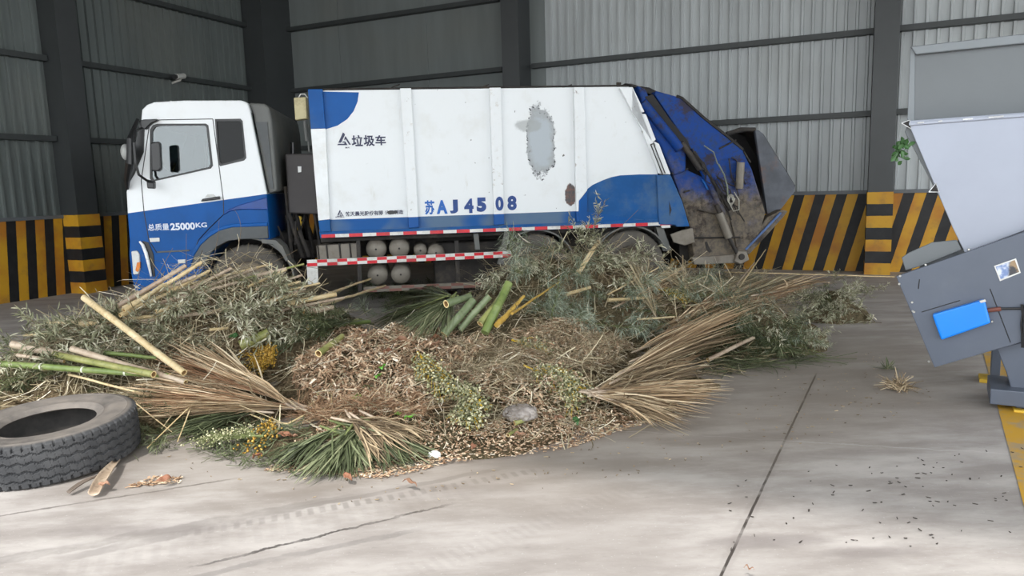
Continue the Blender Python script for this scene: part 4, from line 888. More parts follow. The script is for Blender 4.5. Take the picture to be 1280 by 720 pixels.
M_chip = tinted('wood_chips', [(0, srgb(104, 80, 62)), (.3, srgb(164, 132, 104)), (.6, srgb(204, 176, 146)), (.85, srgb(230, 210, 182)), (1, srgb(246, 240, 226))], .85, 0, .1)
M_twig = simple('twig_bark', srgb(112, 96, 76), .8, 0, .25, 8); M_twigg = simple('green_twig', srgb(104, 112, 66), .7, 0, .25, 8)
def pole_mat(name, a, b, c3=None, rings=True):
    m = bpy.data.materials.new(name); t = NT(m); n_ = t.noise(4, 5, .65); f_ = t.noise(30, 4, .6, t.scaled((1, 1, 1)))
    c = t.mix(t.step(n_, .3, .7), a, b)
    if c3: c = t.mix(t.math('MULTIPLY', t.step(f_, .5, .7), .5), c, c3)
    t.fin(c, .45); MATS[name] = m; return m
P_pale = pole_mat('pale_dry_bamboo', srgb(196, 172, 126), srgb(214, 196, 158), srgb(150, 124, 86))
P_greyb = pole_mat('greyed_bamboo', srgb(162, 140, 120), srgb(196, 180, 158), srgb(112, 92, 78))
P_green = pole_mat('fresh_green_bamboo', srgb(96, 116, 58), srgb(126, 140, 82), srgb(78, 92, 50))
P_olive = pole_mat('olive_bamboo', srgb(128, 134, 74), srgb(160, 158, 100), srgb(92, 92, 56))
P_dull = pole_mat('dull_green_bamboo', srgb(98, 112, 78), srgb(126, 136, 104), srgb(76, 84, 62))
P_yellow = pole_mat('yellow_stalk', srgb(172, 136, 60), srgb(198, 166, 82), srgb(116, 88, 48))
P_cut = simple('cut_bamboo_flesh', srgb(228, 204, 150), .7, 0, .12, 12); P_node = simple('pale_node_ring', srgb(212, 214, 196), .6, 0, .1, 12)
P_hole = simple('hollow_bamboo_inside', srgb(176, 140, 92), .8, 0, .2, 10)

def to_local(o, p): o.location = p
def bamboo(a, b, r, m, label, group=None, name='bamboo_pole', r2=None, nodes=.22, bend=0., ring=False, hollow=True):
    a = Vector(a); b = Vector(b); L = (b-a).length; r2 = r2 or r*.8; root = empty(name, a); tag(root, label, 'bamboo pole' if 'bamboo' in name else 'stalk', group)
    d = (b-a)/L; up = d.orthogonal().normalized(); k = max(2, int(L/nodes)); pts = []; rs = []; ringpos = []
    side = d.cross(Vector((0, 0, 1))); side = side.normalized() if side.length > .01 else up
    for i in range(k+1):
        t_ = i/k; c0 = d*L*t_+side*bend*math.sin(PI*t_)+Vector((0, 0, 1))*random.uniform(-.004, .004)*(0 < i < k)
        rr = r+(r2-r)*t_
        if 0 < i < k:
            for off, f_ in ((-.012, 1.0), (-.004, 1.1), (.004, 1.1), (.012, 1.0)): pts.append(c0+d*off); rs.append(rr*f_)
            ringpos.append((c0, rr))
        else: pts.append(c0); rs.append(rr)
    mb = MB().tube(pts, rs, 12, caps=not hollow); mb.obj('culm', m, root, autos=50)
    if ring:
        for c0, rr in ringpos: MB().tube([c0-d*.007, c0+d*.007], rr*1.13, 12).obj('node_ring', P_node, root, autos=50)
    if hollow:
        for e, s_, rr in ((Vector(), 1, r), (b-a, -1, r2)):
            u = d.orthogonal().normalized(); w_ = d.cross(u); vs = []; n_ = 12
            for (q, rad) in ((0, rr), (0, rr*.72), (.06, rr*.7), (.065, 0.0005)):
                for j in range(n_): vs.append(e+d*s_*q+(u*math.cos(2*PI*j/n_)+w_*math.sin(2*PI*j/n_))*rad)
            fs = [(i*n_+j, i*n_+(j+1) % n_, (i+1)*n_+(j+1) % n_, (i+1)*n_+j) for i in range(3) for j in range(n_)]
            mb = MB(); mb.add(vs, fs[:n_], 0); mb.add(vs, fs[n_:], 1); mb.obj('cut_end', [P_cut, P_hole], root)
    return root
def pole_px(p, q, la, lb, r, m, label, **k):
    """pole from picture point p to q, resting la / lb metres above the heap there"""
    return bamboo(hit(*p, lift=la+.045), hit(*q, lift=lb+.03), r, m, label, **k)

# --- poles on the left
pole_px((2, 455), (212, 470), .09, .07, .026, P_green, 'fresh green bamboo pole with white node rings just behind the loose tyre', ring=True, nodes=.3)
pole_px((15, 430), (118, 452), .16, .13, .030, P_greyb, 'split pinkish-grey bamboo pole, its left end furthest left above the green pole', r2=.028)
pole_px((68, 443), (192, 468), .15, .1, .026, P_olive, 'olive bamboo pole lying between the pinkish-grey pole and the green pole', r2=.026)
pole_px((90, 436), (232, 478), .17, .08, .026, P_greyb, 'pale grey bamboo pole with a green cut end in the middle of the left poles')
pole_px((130, 441), (196, 448), .15, .12, .018, P_green, 'short light green bamboo piece among the grey leaves above the other green pole')
pole_px((22, 444), (80, 452), .1, .1, .016, P_greyb, 'thin pinkish bamboo piece under the split grey pole')
pole_px((105, 372), (230, 466), .40, .1, .028, P_pale, 'long straw-coloured bamboo pole sticking up across the left side of the heap', r2=.026, nodes=.3)
pole_px((86, 468), (185, 494), .09, .06, .010, P_pale, 'thin pale stick lying right behind the loose tyre', name='thin_stick', hollow=False)
pole_px((98, 406), (220, 392), .08, .1, .019, P_pale, 'pale bamboo pole, lower of the two level ones under the left bundle')
pole_px((110, 410), (300, 385), .04, .02, .022, P_greyb, 'greyed bamboo pole lying level just below the pale pole on the left')
pole_px((30, 419), (76, 415), .06, .06, .011, P_pale, 'thin pale stick reaching out over the left edge of the heap', name='thin_stick', hollow=False)
pole_px((60, 403), (106, 403), .06, .08, .012, P_pale, 'thin pale stick pointing left beneath the long straw-coloured pole', name='thin_stick', hollow=False)
bl = 'dry bamboo pole in the bundle leaning up towards the truck cab'
for p, q, la, lb, r, m in (((135, 390), (232, 332), .15, .28, .024, P_greyb), ((140, 396), (252, 328), .12, .3, .021, P_pale), ((128, 392), (245, 345), .08, .15, .02, P_greyb), ((150, 398), (262, 338), .1, .16, .018, P_pale),
                           ((160, 400), (290, 335), .06, .16, .019, P_greyb), ((175, 392), (320, 335), .1, .12, .016, P_greyb), ((155, 388), (205, 355), .2, .24, .018, P_pale), ((190, 382), (300, 352), .1, .08, .017, P_greyb),
                           ((140, 402), (240, 376), .06, .08, .02, P_pale), ((165, 404), (265, 372), .06, .06, .018, P_greyb), ((200, 365), (340, 330), .08, .15, .014, P_pale), ((122, 400), (215, 352), .05, .22, .016, P_greyb)):
    pole_px(p, q, la, lb, r, m, bl, group='dry bamboo bundle beside the cab', bend=random.uniform(-.02, .02))
pole_px((154, 385.5), (183.5, 371.5), .2, .26, .021, P_pale, 'short bamboo piece with its hollow end facing out, upper of the open-ended pair')
pole_px((150, 394), (177.5, 380), .16, .24, .019, P_pale, 'short bamboo piece with its hollow end facing out, lower of the open-ended pair')
pole_px((195, 390), (226, 381), .2, .22, .024, P_pale, 'thick pale bamboo stub with a broken end on the left bundle')
for i, (p, q) in enumerate((((232, 496), (202, 536)), ((246, 500), (184, 560)), ((216, 488), (206, 520)), ((240, 505), (222, 552)), ((165, 500), (215, 540)))):
    pole_px(p, q, .08, .012, .0045, P_pale, ('pale stiff blade poking down onto the floor right of the tyre'), name='thin_stick', hollow=False, group='pale blades right of the tyre')
# --- poles pointing right from the left part
bl = 'broken bamboo pole pointing right towards the side guard of the truck'
for p, q, la, lb, r, m in (((372, 380), (465, 348), .14, .42, .016, P_pale), ((400, 382), (482, 357), .14, .36, .016, P_pale), ((360, 380), (420, 368), .14, .24, .026, P_pale), ((380, 390), (416, 384), .16, .2, .028, P_greyb),
                           ((330, 378), (372, 368), .14, .2, .022, P_pale), ((340, 372), (382, 362), .12, .24, .018, P_greyb), ((320, 362), (378, 344), .1, .3, .014, P_greyb), ((310, 358), (358, 337), .1, .24, .014, P_pale),
                           ((300, 350), (380, 330), .06, .3, .012, P_olive), ((320, 345), (358, 336), .1, .25, .02, P_greyb), ((345, 360), (376, 352), .14, .3, .016, P_pale), ((330, 370), (400, 354), .05, .3, .012, P_pale), ((350, 388), (430, 372), .1, .22, .014, P_greyb)):
    pole_px(p, q, la, lb, r, m, bl, group='broken bamboo poles pointing right')
pole_px((262, 412), (285, 410), .1, .1, .014, P_pale, 'short light stick end in the dark leaves above the orange berries', name='thin_stick', hollow=False)
pole_px((300, 432), (336, 416), .06, .1, .045, P_olive, 'thick yellowish log end poking out above the orange berries', r2=.045)
pole_px((385, 409), (462, 402), .05, .07, .026, P_green, 'mossy green bamboo pole lying level behind the wood chips')
pole_px((398, 442), (428, 420), .05, .08, .03, P_olive, 'short mossy pole sloping into the left edge of the wood chips')
# --- thick green culms in the middle
pole_px((557.5, 380), (588, 371), .34, .28, .034, P_dull, 'grey-green bamboo culm with its open round end facing the viewer')
pole_px((555, 418), (592, 375), .1, .28, .035, P_dull, 'mossy green culm leaning right below the open-ended culm', r2=.035)
pole_px((575, 412), (612, 370), .1, .26, .028, P_dull, 'dull green culm between the mossy culm and the bright green one', r2=.028)
pole_px((600, 405), (628, 368), .12, .26, .030, P_olive, 'yellow-green culm directly left of the brightest green culm')
pole_px((606, 416), (636, 354), .1, .36, .036, P_green, 'thick bright green bamboo culm leaning up in the middle of the heap', r2=.037, hollow=False)
pole_px((621, 407), (655, 370), .1, .2, .026, P_yellow, 'orange-yellow palm stalk fanning out beside the bright green culm', r2=.012, name='palm_stalk', hollow=False, nodes=.05)
pole_px((640, 392), (700, 352), .14, .2, .012, P_yellow, 'thin brown-yellow stalk continuing up from the orange-yellow one', r2=.006, name='palm_stalk', hollow=False)
pole_px((722, 342), (748, 302), .1, .24, .028, P_pale, 'split pale bamboo slat standing up before the rear wheel', hollow=False)
pole_px((708, 368), (738, 359), .12, .14, .02, P_pale, 'pale split bamboo slat lying level above the bluish grass', hollow=False)
pole_px((760, 375), (810, 372), .12, .12, .018, P_pale, 'pale split slat lying level to the right of the bluish grass', hollow=False)
pole_px((796, 399), (843, 396), .12, .12, .011, P_pale, 'thin pale slat lying level below the split slat', name='thin_stick', hollow=False)
for i, (p, q, la, lb, r, m, l) in enumerate((((835, 382), (874, 322), .1, .22, .018, P_pale, 'reddish bamboo cane leaning up under the loader, its cut end bright'), ((825, 352), (851, 316), .1, .26, .018, P_pale, 'yellowish cane stub beside the reddish leaning cane'),
                           ((854, 350), (853, 304), .1, .35, .011, P_pale, 'upright pale cane standing in front of the loader'), ((857, 360), (856, 308), .1, .3, .009, P_pale, 'thinner upright cane right beside the pale upright one'),
                           ((905, 376), (943, 328), .1, .3, .010, P_greyb, 'brown cane leaning right before the hazard stripes'), ((915, 372), (957, 312), .1, .4, .009, P_pale, 'long pale cane leaning right, its tip against the hazard stripes'),
                           ((760, 368), (824, 334), .1, .15, .008, P_pale, 'thin straight cane crossing the right part of the bushy leaves'), ((780, 370), (838, 312), .1, .26, .007, P_pale, 'thin cane rising to the right beneath the loader flap'),
                           ((865, 420), (940, 438), .1, .02, .02, P_greyb, 'thick brown stick lying across the right-hand russet fronds'), ((905, 340), (1118, 346), .12, .02, .013, P_pale, 'long pale stick reaching right past the last leafy clump'),
                           ((968, 350), (1036, 353), .1, .08, .014, P_greyb, 'greyish stick on top of the far right leafy clump'))):
    if i == 0: pole_px((818, 352), (875, 323), la, lb, r, m, l)
    elif i == 8: pole_px((885, 450), (942, 422), .04, .1, r, m, l)
    else: pole_px(p, q, la, lb, r, m, l, hollow=r > .015, name='bamboo_cane')

# --- leafy branches: a few made once, then copied
def leafy_branch(name, L=.9, nl=150, leafL=.12, leafW=.013, m=M_leaf, mt=M_twig, droop=.5, spread=.28):
    root = empty(name); st_ = MB(); fo = MB(); pts = [Vector((0, 0, 0))]; d = Vector((1, 0, .12)).normalized()
    for i in range(8): d = (d+Vector((0, random.uniform(-.1, .1), random.uniform(-.1, .06)))).normalized(); pts.append(pts[-1]+d*L/8)
    st_.tube(pts, [.006-.0006*i for i in range(9)], 6)
    for k in range(nl//9):
        i = random.randint(1, 7); p = pts[i].lerp(pts[i+1], random.random()); dd = (Vector((1, 0, 0))*random.uniform(.2, 1)+Vector((0, random.uniform(-1, 1), random.uniform(-.3, .9)))).normalized()
        q = p+dd*spread*random.uniform(.4, 1); st_.tube([p, q], [.003, .0015], 4)
        for j in range(9):
            o = p.lerp(q, random.uniform(.2, 1)); ld = (dd+Vector((random.uniform(-.9, .9), random.uniform(-.9, .9), random.uniform(-.9, .5)))).normalized()
            fo.blade(o, ld, Vector((random.uniform(-.6, .6), random.uniform(-.6, .6), 1)).normalized(), leafL*random.uniform(.6, 1.25), leafW*random.uniform(.7, 1.2), random.random()**1.3, 0, droop*random.uniform(0, 1.2))
    st_.obj('stem', mt, root); fo.obj('foliage', m, root); return root
def copy_tree(o):
    c = o.copy(); COL.objects.link(c)
    for ch in o.children: k = ch.copy(); COL.objects.link(k); k.parent = c
    return c
PROTO = {}
for key, kw in dict(grey=dict(m=M_leaf, nl=170, leafL=.115, leafW=.018), blue=dict(m=M_leafg, nl=240, leafL=.17, leafW=.007, droop=1.1, mt=M_twigg), green=dict(m=M_green, nl=150, leafL=.16, leafW=.012, droop=.5, mt=M_twigg)).items():
    PROTO[key] = [leafy_branch('leafy_branch', **kw) for _ in range(4)]
used = set()
def put_branch(key, p, az, tilt, roll, sc, label, group):
    pr = random.choice(PROTO[key]); 
    if pr.name in used: o = copy_tree(pr)
    else: o = pr; used.add(pr.name)
    o.location = p; o.rotation_euler = (roll, -tilt, az); o.scale = (sc,)*3; tag(o, label, 'branch', group); return o
def scatter(key, px0, py0, px1, py1, n_, label, group, az=None, sc=(.8, 1.15), lift=(.0, .1), tilt=(-.3, .3), tri=None):
    for i in range(n_):
        if tri: # ellipse
            a = random.uniform(0, 2*PI); r_ = math.sqrt(random.random()); x = (px0+px1)/2+(px1-px0)/2*r_*math.cos(a); y = (py0+py1)/2+(py1-py0)/2*r_*math.sin(a)
        else: x = random.uniform(px0, px1); y = random.uniform(py0, py1)
        l = random.uniform(*lift); p = hit(x, y, l*.5); a = random.uniform(0, 2*PI) if az is None else random.gauss(az, .5)
        s_ = random.uniform(*sc); p = p-Vector((math.cos(a), math.sin(a), 0))*.4*s_
        p.z = max(hh(p.x, p.y), .01)+l*.6
        put_branch(key, p, a, random.uniform(*tilt), random.uniform(-.6, .6), s_, label, group)
gA = ('cut leafy branch with narrow grey-green leaves in the left part of the heap', 'grey-green branches on the left of the heap')
scatter('grey', 80, 400, 220, 455, 34, *gA, az=PI*.95, sc=(.6, .85)); scatter('grey', 230, 338, 395, 372, 13, *gA, sc=(.4, .6), lift=(0, .02)); scatter('grey', 170, 380, 400, 440, 44, *gA, sc=(.5, .8), lift=(0, .05))
scatter('green', 380, 395, 430, 435, 7, *gA, sc=(.4, .55))
gB = ('dried leafy branch with thin greyish leaves piled before the rear wheels', 'thin-leaved branches before the rear wheels')
scatter('grey', 580, 312, 820, 365, 40, *gB, sc=(.5, .8), lift=(0, .08)); scatter('grey', 710, 285, 800, 340, 16, *gB, sc=(.5, .75), lift=(0, .2), tilt=(.1, 1.1)); scatter('blue', 560, 325, 680, 352, 10, *gB, sc=(.5, .8))
gC = ('bluish-green grassy sprig drooping over the middle of the heap', 'bluish grassy sprigs')
scatter('blue', 655, 375, 830, 428, 26, *gC, sc=(.45, .7), lift=(0, .06))
gD = ('dark leafy branch in the clump furthest right on the floor', 'branches of the far right clump')
scatter('grey', 985, 352, 1085, 402, 34, *gD, sc=(.45, .65), lift=(0, .05)); scatter('green', 1000, 355, 1080, 375, 8, *gD, sc=(.45, .6))
gE = ('green leafy sprig spreading over the floor at the right foot of the heap', 'green sprigs at the right foot of the heap')
scatter('green', 880, 405, 1000, 450, 20, *gE, sc=(.4, .65), lift=(0, .03)); scatter('grey', 900, 395, 1020, 440, 18, *gE, sc=(.35, .5), lift=(0, .03)); scatter('blue', 880, 400, 1000, 440, 10, *gE, sc=(.4, .6), lift=(0, .03)); scatter('blue', 850, 355, 960, 390, 14, *gE, sc=(.5, .7), lift=(0, .04))
gF = ('dark green weedy sprig lying between the heap and the side guard', 'weedy sprigs under the side guard')
scatter('blue', 440, 350, 500, 395, 10, *gF, sc=(.5, .7), lift=(0, .06)); scatter('green', 490, 350, 560, 400, 16, *gF, sc=(.5, .7), lift=(0, .1), az=PI*1.15)
gG = ('green sprig trampled under the left edge of the heap behind the tyre', 'green sprigs behind the loose tyre')
scatter('green', 0, 460, 160, 492, 18, *gG, sc=(.4, .55), lift=(0, .03)); scatter('grey', 5, 425, 60, 470, 8, *gG, sc=(.4, .6), lift=(0, .03)); scatter('green', 180, 505, 240, 560, 7, *gG, sc=(.3, .45), lift=(0, .02))
for i, (px, py, dz, l) in enumerate(((725, 300, 1.0, 'tall thin sprig rising in front of the blue wave of the truck'), (735, 305, 1.25, 'tall leafy sprig next to the highest one, before the truck'), (775, 325, .9, 'sprig standing up just before the rear wheel'))):
    p = hit(px, py+12, .05); put_branch('grey', p, random.uniform(0, 6), dz, random.uniform(-.5, .5), .62, l, None)

# --- palm fronds: leaflets fan out of a stalk, draped on the heap
def frond(a, b, m, label, group, n_=70, width=.3, thick=.1, lw=.015, name='palm_frond', sm=None, curl=0.0, lenvar=.25):
    a = Vector(a)+Vector((random.gauss(0, .05), random.gauss(0, .05), random.uniform(0, .02))); b = Vector(b); ax = b-a; L = ax.length; d = ax/L; side = d.cross(Vector((0, 0, 1))).normalized(); up = side.cross(d)
    root = empty(name, a); tag(root, label, 'palm frond', group)
    MB().tube([-d*.05, Vector(), d*L*.25, d*L*.5], [.006, .009, .007, .003], 8).obj('stalk', sm or m, root)
    fo = MB()
    for i in range(n_):
        s0 = random.random()**1.4*.45*L; f_ = random.uniform(-1, 1)*(2.2 if random.random() < .12 else 1); e = d*L*random.uniform(1-lenvar, 1.05)*(random.uniform(.5, 1) if random.random() < .3 else 1)+side*f_*width*random.uniform(.7, 1.05)+up*random.uniform(-.3, 1)*thick
        p = d*s0; w_ = lw*random.uniform(.6, 1.3); seg = 4; vs = []; q0 = p; pts = []
        mid = p.lerp(e, .5)+up*random.uniform(-.01, .07)+side*random.gauss(0, .035)
        for k in range(seg+1):
            t_ = k/seg; q = p*(1-t_)**2+mid*2*t_*(1-t_)+e*t_**2; q = q+Vector((0, 0, -curl*t_*t_*L)); wz = a+q; g_ = max(hh(wz.x, wz.y), 0)+.006+.02*random.random()
            if wz.z < g_: q = Vector((q.x, q.y, g_-a.z))
            pts.append(q)
        sd = (e-p).normalized().cross(Vector((random.uniform(-.5, .5), random.uniform(-.5, .5), 1))).normalized(); nz = sd.cross((e-p).normalized())
        for k, q in enumerate(pts):
            ww = w_*.5*(.35, .9, 1, .75, .12)[k]; vs += [q-sd*ww, q-nz*ww*.5, q+sd*ww]
        fs = []
        for k in range(seg): o = 3*k; fs += [(o, o+3, o+4, o+1), (o+1, o+4, o+5, o+2)]
        fo.add(vs, fs, 0, random.random())
    fo.obj('leaflets', m, root); return root
def frond_px(p, q, la, lb, *args, **k): return frond(hit(*p, lift=la), hit(*q, lift=lb), *args, **k)
g_ = ('dry tan palm frond in the fan that spreads right onto the floor', 'dry fan on the right')
for q in ((905, 492), (890, 470), (868, 447), (880, 510), (845, 530), (862, 535), (902, 500), (850, 458), (820, 525)):
    frond_px((738, 491), q, .07, .05, M_tan if random.random() < .75 else M_brown, *g_, n_=60, width=.11, thick=.12, sm=P_greyb)
g_ = ('dry orange-brown palm frond in the fan spreading left towards the tyre', 'dry fan on the left')
for q in ((165, 478), (150, 497), (190, 455), (185, 520), (170, 505), (215, 440), (250, 440)):
    frond_px((372, 511), q, .08, .12, M_tan if random.random() < .6 else M_rust, *g_, n_=70, width=.10, thick=.12, sm=P_greyb)
g_ = ('dull grass-coloured frond beneath the left dry fan', 'fronds beneath the left dry fan')
for q in ((175, 520), (195, 540), (160, 505), (215, 548)): frond_px((330, 512), q, .04, .03, M_brown if random.random() < .5 else M_green, *g_, n_=50, width=.15, thick=.06, sm=P_greyb)
g_ = ('fresh green palm frond in the tuft at the front foot of the heap', 'green tuft at the front')
for q in ((345, 592), (375, 603), (415, 600), (455, 596), (500, 588), (545, 575), (540, 560), (470, 590), (395, 598), (330, 580), (520, 580)):
    frond_px((436+random.uniform(-30, 40), 538+random.uniform(-8, 6)), q, .08, .015, M_green, *g_, n_=46, width=.13, thick=.05, lw=.013, curl=.05, sm=M_twigg)
g_ = ('tan-tipped frond on top of the green tuft at the front', 'tan fronds over the green tuft')
for q in ((545, 558), (520, 575), (535, 548), (480, 585)): frond_px((440, 522), q, .12, .05, M_brown, *g_, n_=28, width=.08, thick=.05, sm=P_greyb)
g_ = ('russet palm frond lying diagonally across the right of the heap', 'russet diagonal fronds')
for p, q in (((775, 470), (905, 400)), ((760, 480), (890, 415)), ((800, 450), (950, 385)), ((830, 430), (985, 358)), ((840, 415), (990, 372)), ((790, 440), (920, 392)), ((850, 405), (1010, 360)), ((810, 425), (940, 372)), ((770, 490), (880, 440)), ((790, 465), (930, 420)), ((860, 395), (965, 350))):
    frond_px(p, q, .08, .10, random.choice([M_rust, M_rust, M_tan, M_brown]), *g_, n_=46, width=.12, thick=.1, sm=P_greyb)
g_ = ('brown stalky frond crossing the right rear of the heap below the loader', 'brown fronds below the loader')
for p, q in (((800, 390), (930, 360)), ((830, 400), (780, 330)), ((850, 385), (960, 345)), ((790, 400), (880, 350)), ((900, 380), (1000, 345)), ((870, 375), (820, 340)), ((770, 385), (850, 345)), ((930, 370), (1040, 352))):
    frond_px(p, q, .05, .12, random.choice([M_brown, M_tan, M_straw]), *g_, n_=34, width=.14, thick=.12, sm=P_greyb)
g_ = ('dark green drooping frond left of the open-ended culm', 'dark fronds by the open culm')
for q in ((470, 398), (490, 415), (515, 425), (540, 425), (480, 375), (520, 352), (460, 410), (500, 360)): frond_px((568, 372), q, .28, .05, M_green, *g_, n_=60, width=.14, thick=.08, lw=.010, curl=.03, sm=M_twigg)
g_ = ('dark green frond lying flat behind the wood chips', 'dark fronds behind the chips')
for p, q in (((430, 405), (350, 430)), ((440, 400), (380, 415)), ((470, 405), (400, 400)), ((380, 425), (320, 455))): frond_px(p, q, .06, .05, M_green, *g_, n_=50, width=.14, thick=.06, lw=.012, sm=M_twigg)

# --- fruit stalks with small berries
M_stalk = simple('yellow_fruit_stalk', srgb(216, 180, 46), .6, 0, .15, 8)
M_berry = tinted('pale_green_berries', [(0, srgb(74, 76, 52)), (.35, srgb(122, 124, 90)), (.7, srgb(170, 168, 130)), (.9, srgb(216, 212, 180)), (1, srgb(206, 170, 76))], .5, 0, .1)
M_oberry = tinted('ochre_berries', [(0, srgb(110, 88, 38)), (.5, srgb(176, 136, 56)), (1, srgb(216, 180, 96))], .6, 0, .1)
ico = [Vector(v) for v in ((0, 0, 1), (.894, 0, .447), (.276, .851, .447), (-.724, .526, .447), (-.724, -.526, .447), (.276, -.851, .447), (.724, .526, -.447), (-.276, .851, -.447), (-.894, 0, -.447), (-.276, -.851, -.447), (.724, -.526, -.447), (0, 0, -1))]
icf = [(0, 1, 2), (0, 2, 3), (0, 3, 4), (0, 4, 5), (0, 5, 1), (1, 6, 2), (2, 7, 3), (3, 8, 4), (4, 9, 5), (5, 10, 1), (6, 7, 2), (7, 8, 3), (8, 9, 4), (9, 10, 5), (10, 6, 1), (11, 7, 6), (11, 8, 7), (11, 9, 8), (11, 10, 9), (11, 6, 10)]
def cluster(px0, py0, px1, py1, label, m=M_berry, nb=40, per=14, width=.16, r=.0085, name='berry_cluster', ms=None):
    a = hit(px0, py0, .06); b = hit(px1, py1, .02); root = empty(name, a); tag(root, label, 'berry cluster'); ax = b-a; L = ax.length; d = ax/L; side = d.cross(Vector((0, 0, 1))).normalized()
    stk = MB(); ber = MB(); stk.tube([Vector(), d*L*.4+Vector((0, 0, .02)), d*L*.75], [.009, .007, .003], 6)
    for i in range(nb):
        p = d*L*random.uniform(.1, .7); e = p+d*L*random.uniform(.15, .4)+side*random.uniform(-1, 1)*width+Vector((0, 0, random.uniform(-.02, .06)))
        wz = a+e; e.z += max(0, max(hh(wz.x, wz.y), 0)+.01-wz.z); mid = (p+e)/2+Vector((0, 0, .03)); stk.tube([p, mid, e], [.003, .0022, .0015], 4)
        for j in range(per):
            t_ = random.uniform(.3, 1.05); q = (p.lerp(mid, t_*2) if t_ < .5 else mid.lerp(e, t_*2-1))+Vector((random.gauss(0, .02), random.gauss(0, .02), random.gauss(0, .014)))
            wz = a+q; q.z += max(0, max(hh(wz.x, wz.y), 0)+.006-wz.z); rr = r*random.uniform(.7, 1.25); ber.add([q+v*rr for v in ico], icf, 0, random.random())
    stk.obj('fruit_stalk', ms or M_stalk, root); o = ber.obj('berries', m, root, smooth=True); o['kind'] = 'stuff'; return root
cluster(655, 457, 735, 500, 'yellow-stalked spray of pale green berries right of the plastic bag', nb=60, width=.2)
cluster(690, 465, 728, 520, 'drooping tail of the berry spray in front of the dry fan', nb=34, width=.12, per=11)
cluster(522, 440, 560, 500, 'pale berry spray hanging down the middle of the wood chips', nb=40, width=.13)
cluster(560, 480, 600, 520, 'berry spray with olive berries in the centre foreground', nb=36, width=.14)
cluster(600, 500, 575, 540, 'small berry spray right above the concrete at the centre', nb=34, width=.14)
cluster(640, 425, 690, 445, 'sparse berry spray on the brown fibres below the bluish grass', nb=24, width=.14, per=9)
cluster(820, 360, 870, 385, 'yellow-green berry spray among stalks below the loader', nb=18, width=.14, per=9)
cluster(345, 432, 315, 468, 'ochre berry cluster in the dark hollow above the left dry fan', m=M_oberry, nb=60, width=.18)
cluster(330, 545, 240, 555, 'green-yellow berry spray on the floor beside the green tuft', nb=50, width=.14, r=.0055, per=10, ms=M_twigg)
cluster(350, 520, 320, 575, 'golden berry spray directly left of the green tuft', m=M_oberry, nb=24, width=.14, per=10, ms=M_twigg)

# --- loose stuff: chips, straw, fibre, leaf litter
def in_poly(x, y, P):
    c = False; j = len(P)-1
    for i in range(len(P)):
        if (P[i][1] > y) != (P[j][1] > y) and x < (P[j][0]-P[i][0])*(y-P[i][1])/(P[j][1]-P[i][1])+P[i][0]: c = not c
        j = i
    return c
def px_region(P, n_):
    """uniform points on the ground area whose outline is the polygon P seen from the camera"""
    W = [hit(*q) for q in P]; W2 = [(w.x, w.y) for w in W]; x0, x1 = min(w[0] for w in W2), max(w[0] for w in W2); y0, y1 = min(w[1] for w in W2), max(w[1] for w in W2); out = []
    while len(out) < n_:
        x, y = random.uniform(x0, x1), random.uniform(y0, y1)
        if in_poly(x, y, W2): out.append((x, y))
    return out
def chips(P, n_, name, label, m, L=(.02, .07), W=(.006, .018), lift=.04, cat='wood chips'):
    mb = MB(); pts = px_region(P, n_); Z = H(np.array([p[0] for p in pts]), np.array([p[1] for p in pts]))
    for (x, y), z in zip(pts, Z):
        l = random.uniform(*L)/2; w_ = random.uniform(*W)/2; a = random.uniform(0, PI*2); c = Vector((x, y, max(z-.0, 0)+.006+random.random()**2*lift)); d = Vector((math.cos(a), math.sin(a), random.gauss(0, .55) if z > .05 else random.gauss(0, .08))).normalized()
        s_ = d.cross(Vector((random.gauss(0, .4), random.gauss(0, .4), 1))).normalized(); n3_ = s_.cross(d)*.002
        if c.z-abs(d.z)*l < .003: c.z = abs(d.z)*l+.003
        k = random.uniform(.4, 1); mb.add([c-d*l-s_*w_*k+n3_, c+d*l*random.uniform(.7, 1)-s_*w_+n3_, c+d*l+s_*w_*.6+n3_, c-d*l*.8+s_*w_+n3_, c-n3_-d*l*.5, c-n3_+d*l*.5], [(0, 1, 2, 3), (0, 4, 5, 1), (3, 2, 5, 4), (1, 5, 2), (0, 3, 4)], 0, random.random())
    o = mb.obj(name, m); return tag(o, label, cat, kind='stuff')
chips([(395, 430), (450, 412), (540, 415), (620, 425), (560, 480), (520, 520), (400, 520), (365, 480)], 9000, 'wood_chips', 'tan wood chips piled in the left centre of the heap', M_chip, L=(.025, .095), W=(.006, .022), lift=.05)
chips([(640, 415), (800, 430), (760, 460), (700, 470), (560, 470), (640, 520), (780, 500), (620, 450)], 4500, 'wood_chips', 'brown shavings lying below the bluish grass', M_chip, L=(.015, .05))
chips([(330, 590), (480, 600), (560, 582), (640, 575), (720, 560), (790, 535), (860, 520), (700, 520), (540, 535), (400, 530)], 5000, 'leaf_crumbs', 'brown crumbs and chips scattered along the front foot of the heap', M_chip, L=(.008, .035), W=(.004, .014), lift=.01, cat='plant litter')
chips([(155, 612), (225, 605), (228, 597), (190, 598)], 130, 'leaf_crumbs', 'small drift of chips on the concrete to the right of the tyre', M_chip, L=(.01, .04), lift=.008, cat='plant litter')
chips([(190, 560), (250, 600), (420, 640), (700, 610), (1000, 560), (1180, 500), (1100, 440), (1000, 450), (880, 540), (560, 590), (300, 600)], 260, 'leaf_crumbs', 'sparse crumbs strewn over the bare concrete', M_brown, L=(.006, .03), W=(.003, .01), lift=.002, cat='plant litter')
M_dark = simple('dark_scrap', srgb(66, 58, 52), .8)
chips([(860, 600), (1280, 560), (1270, 700), (900, 690)], 90, 'dark_specks', 'dark leaf specks on the bright concrete in the right foreground', M_dark, L=(.008, .03), W=(.004, .01), lift=.001, cat='plant litter')
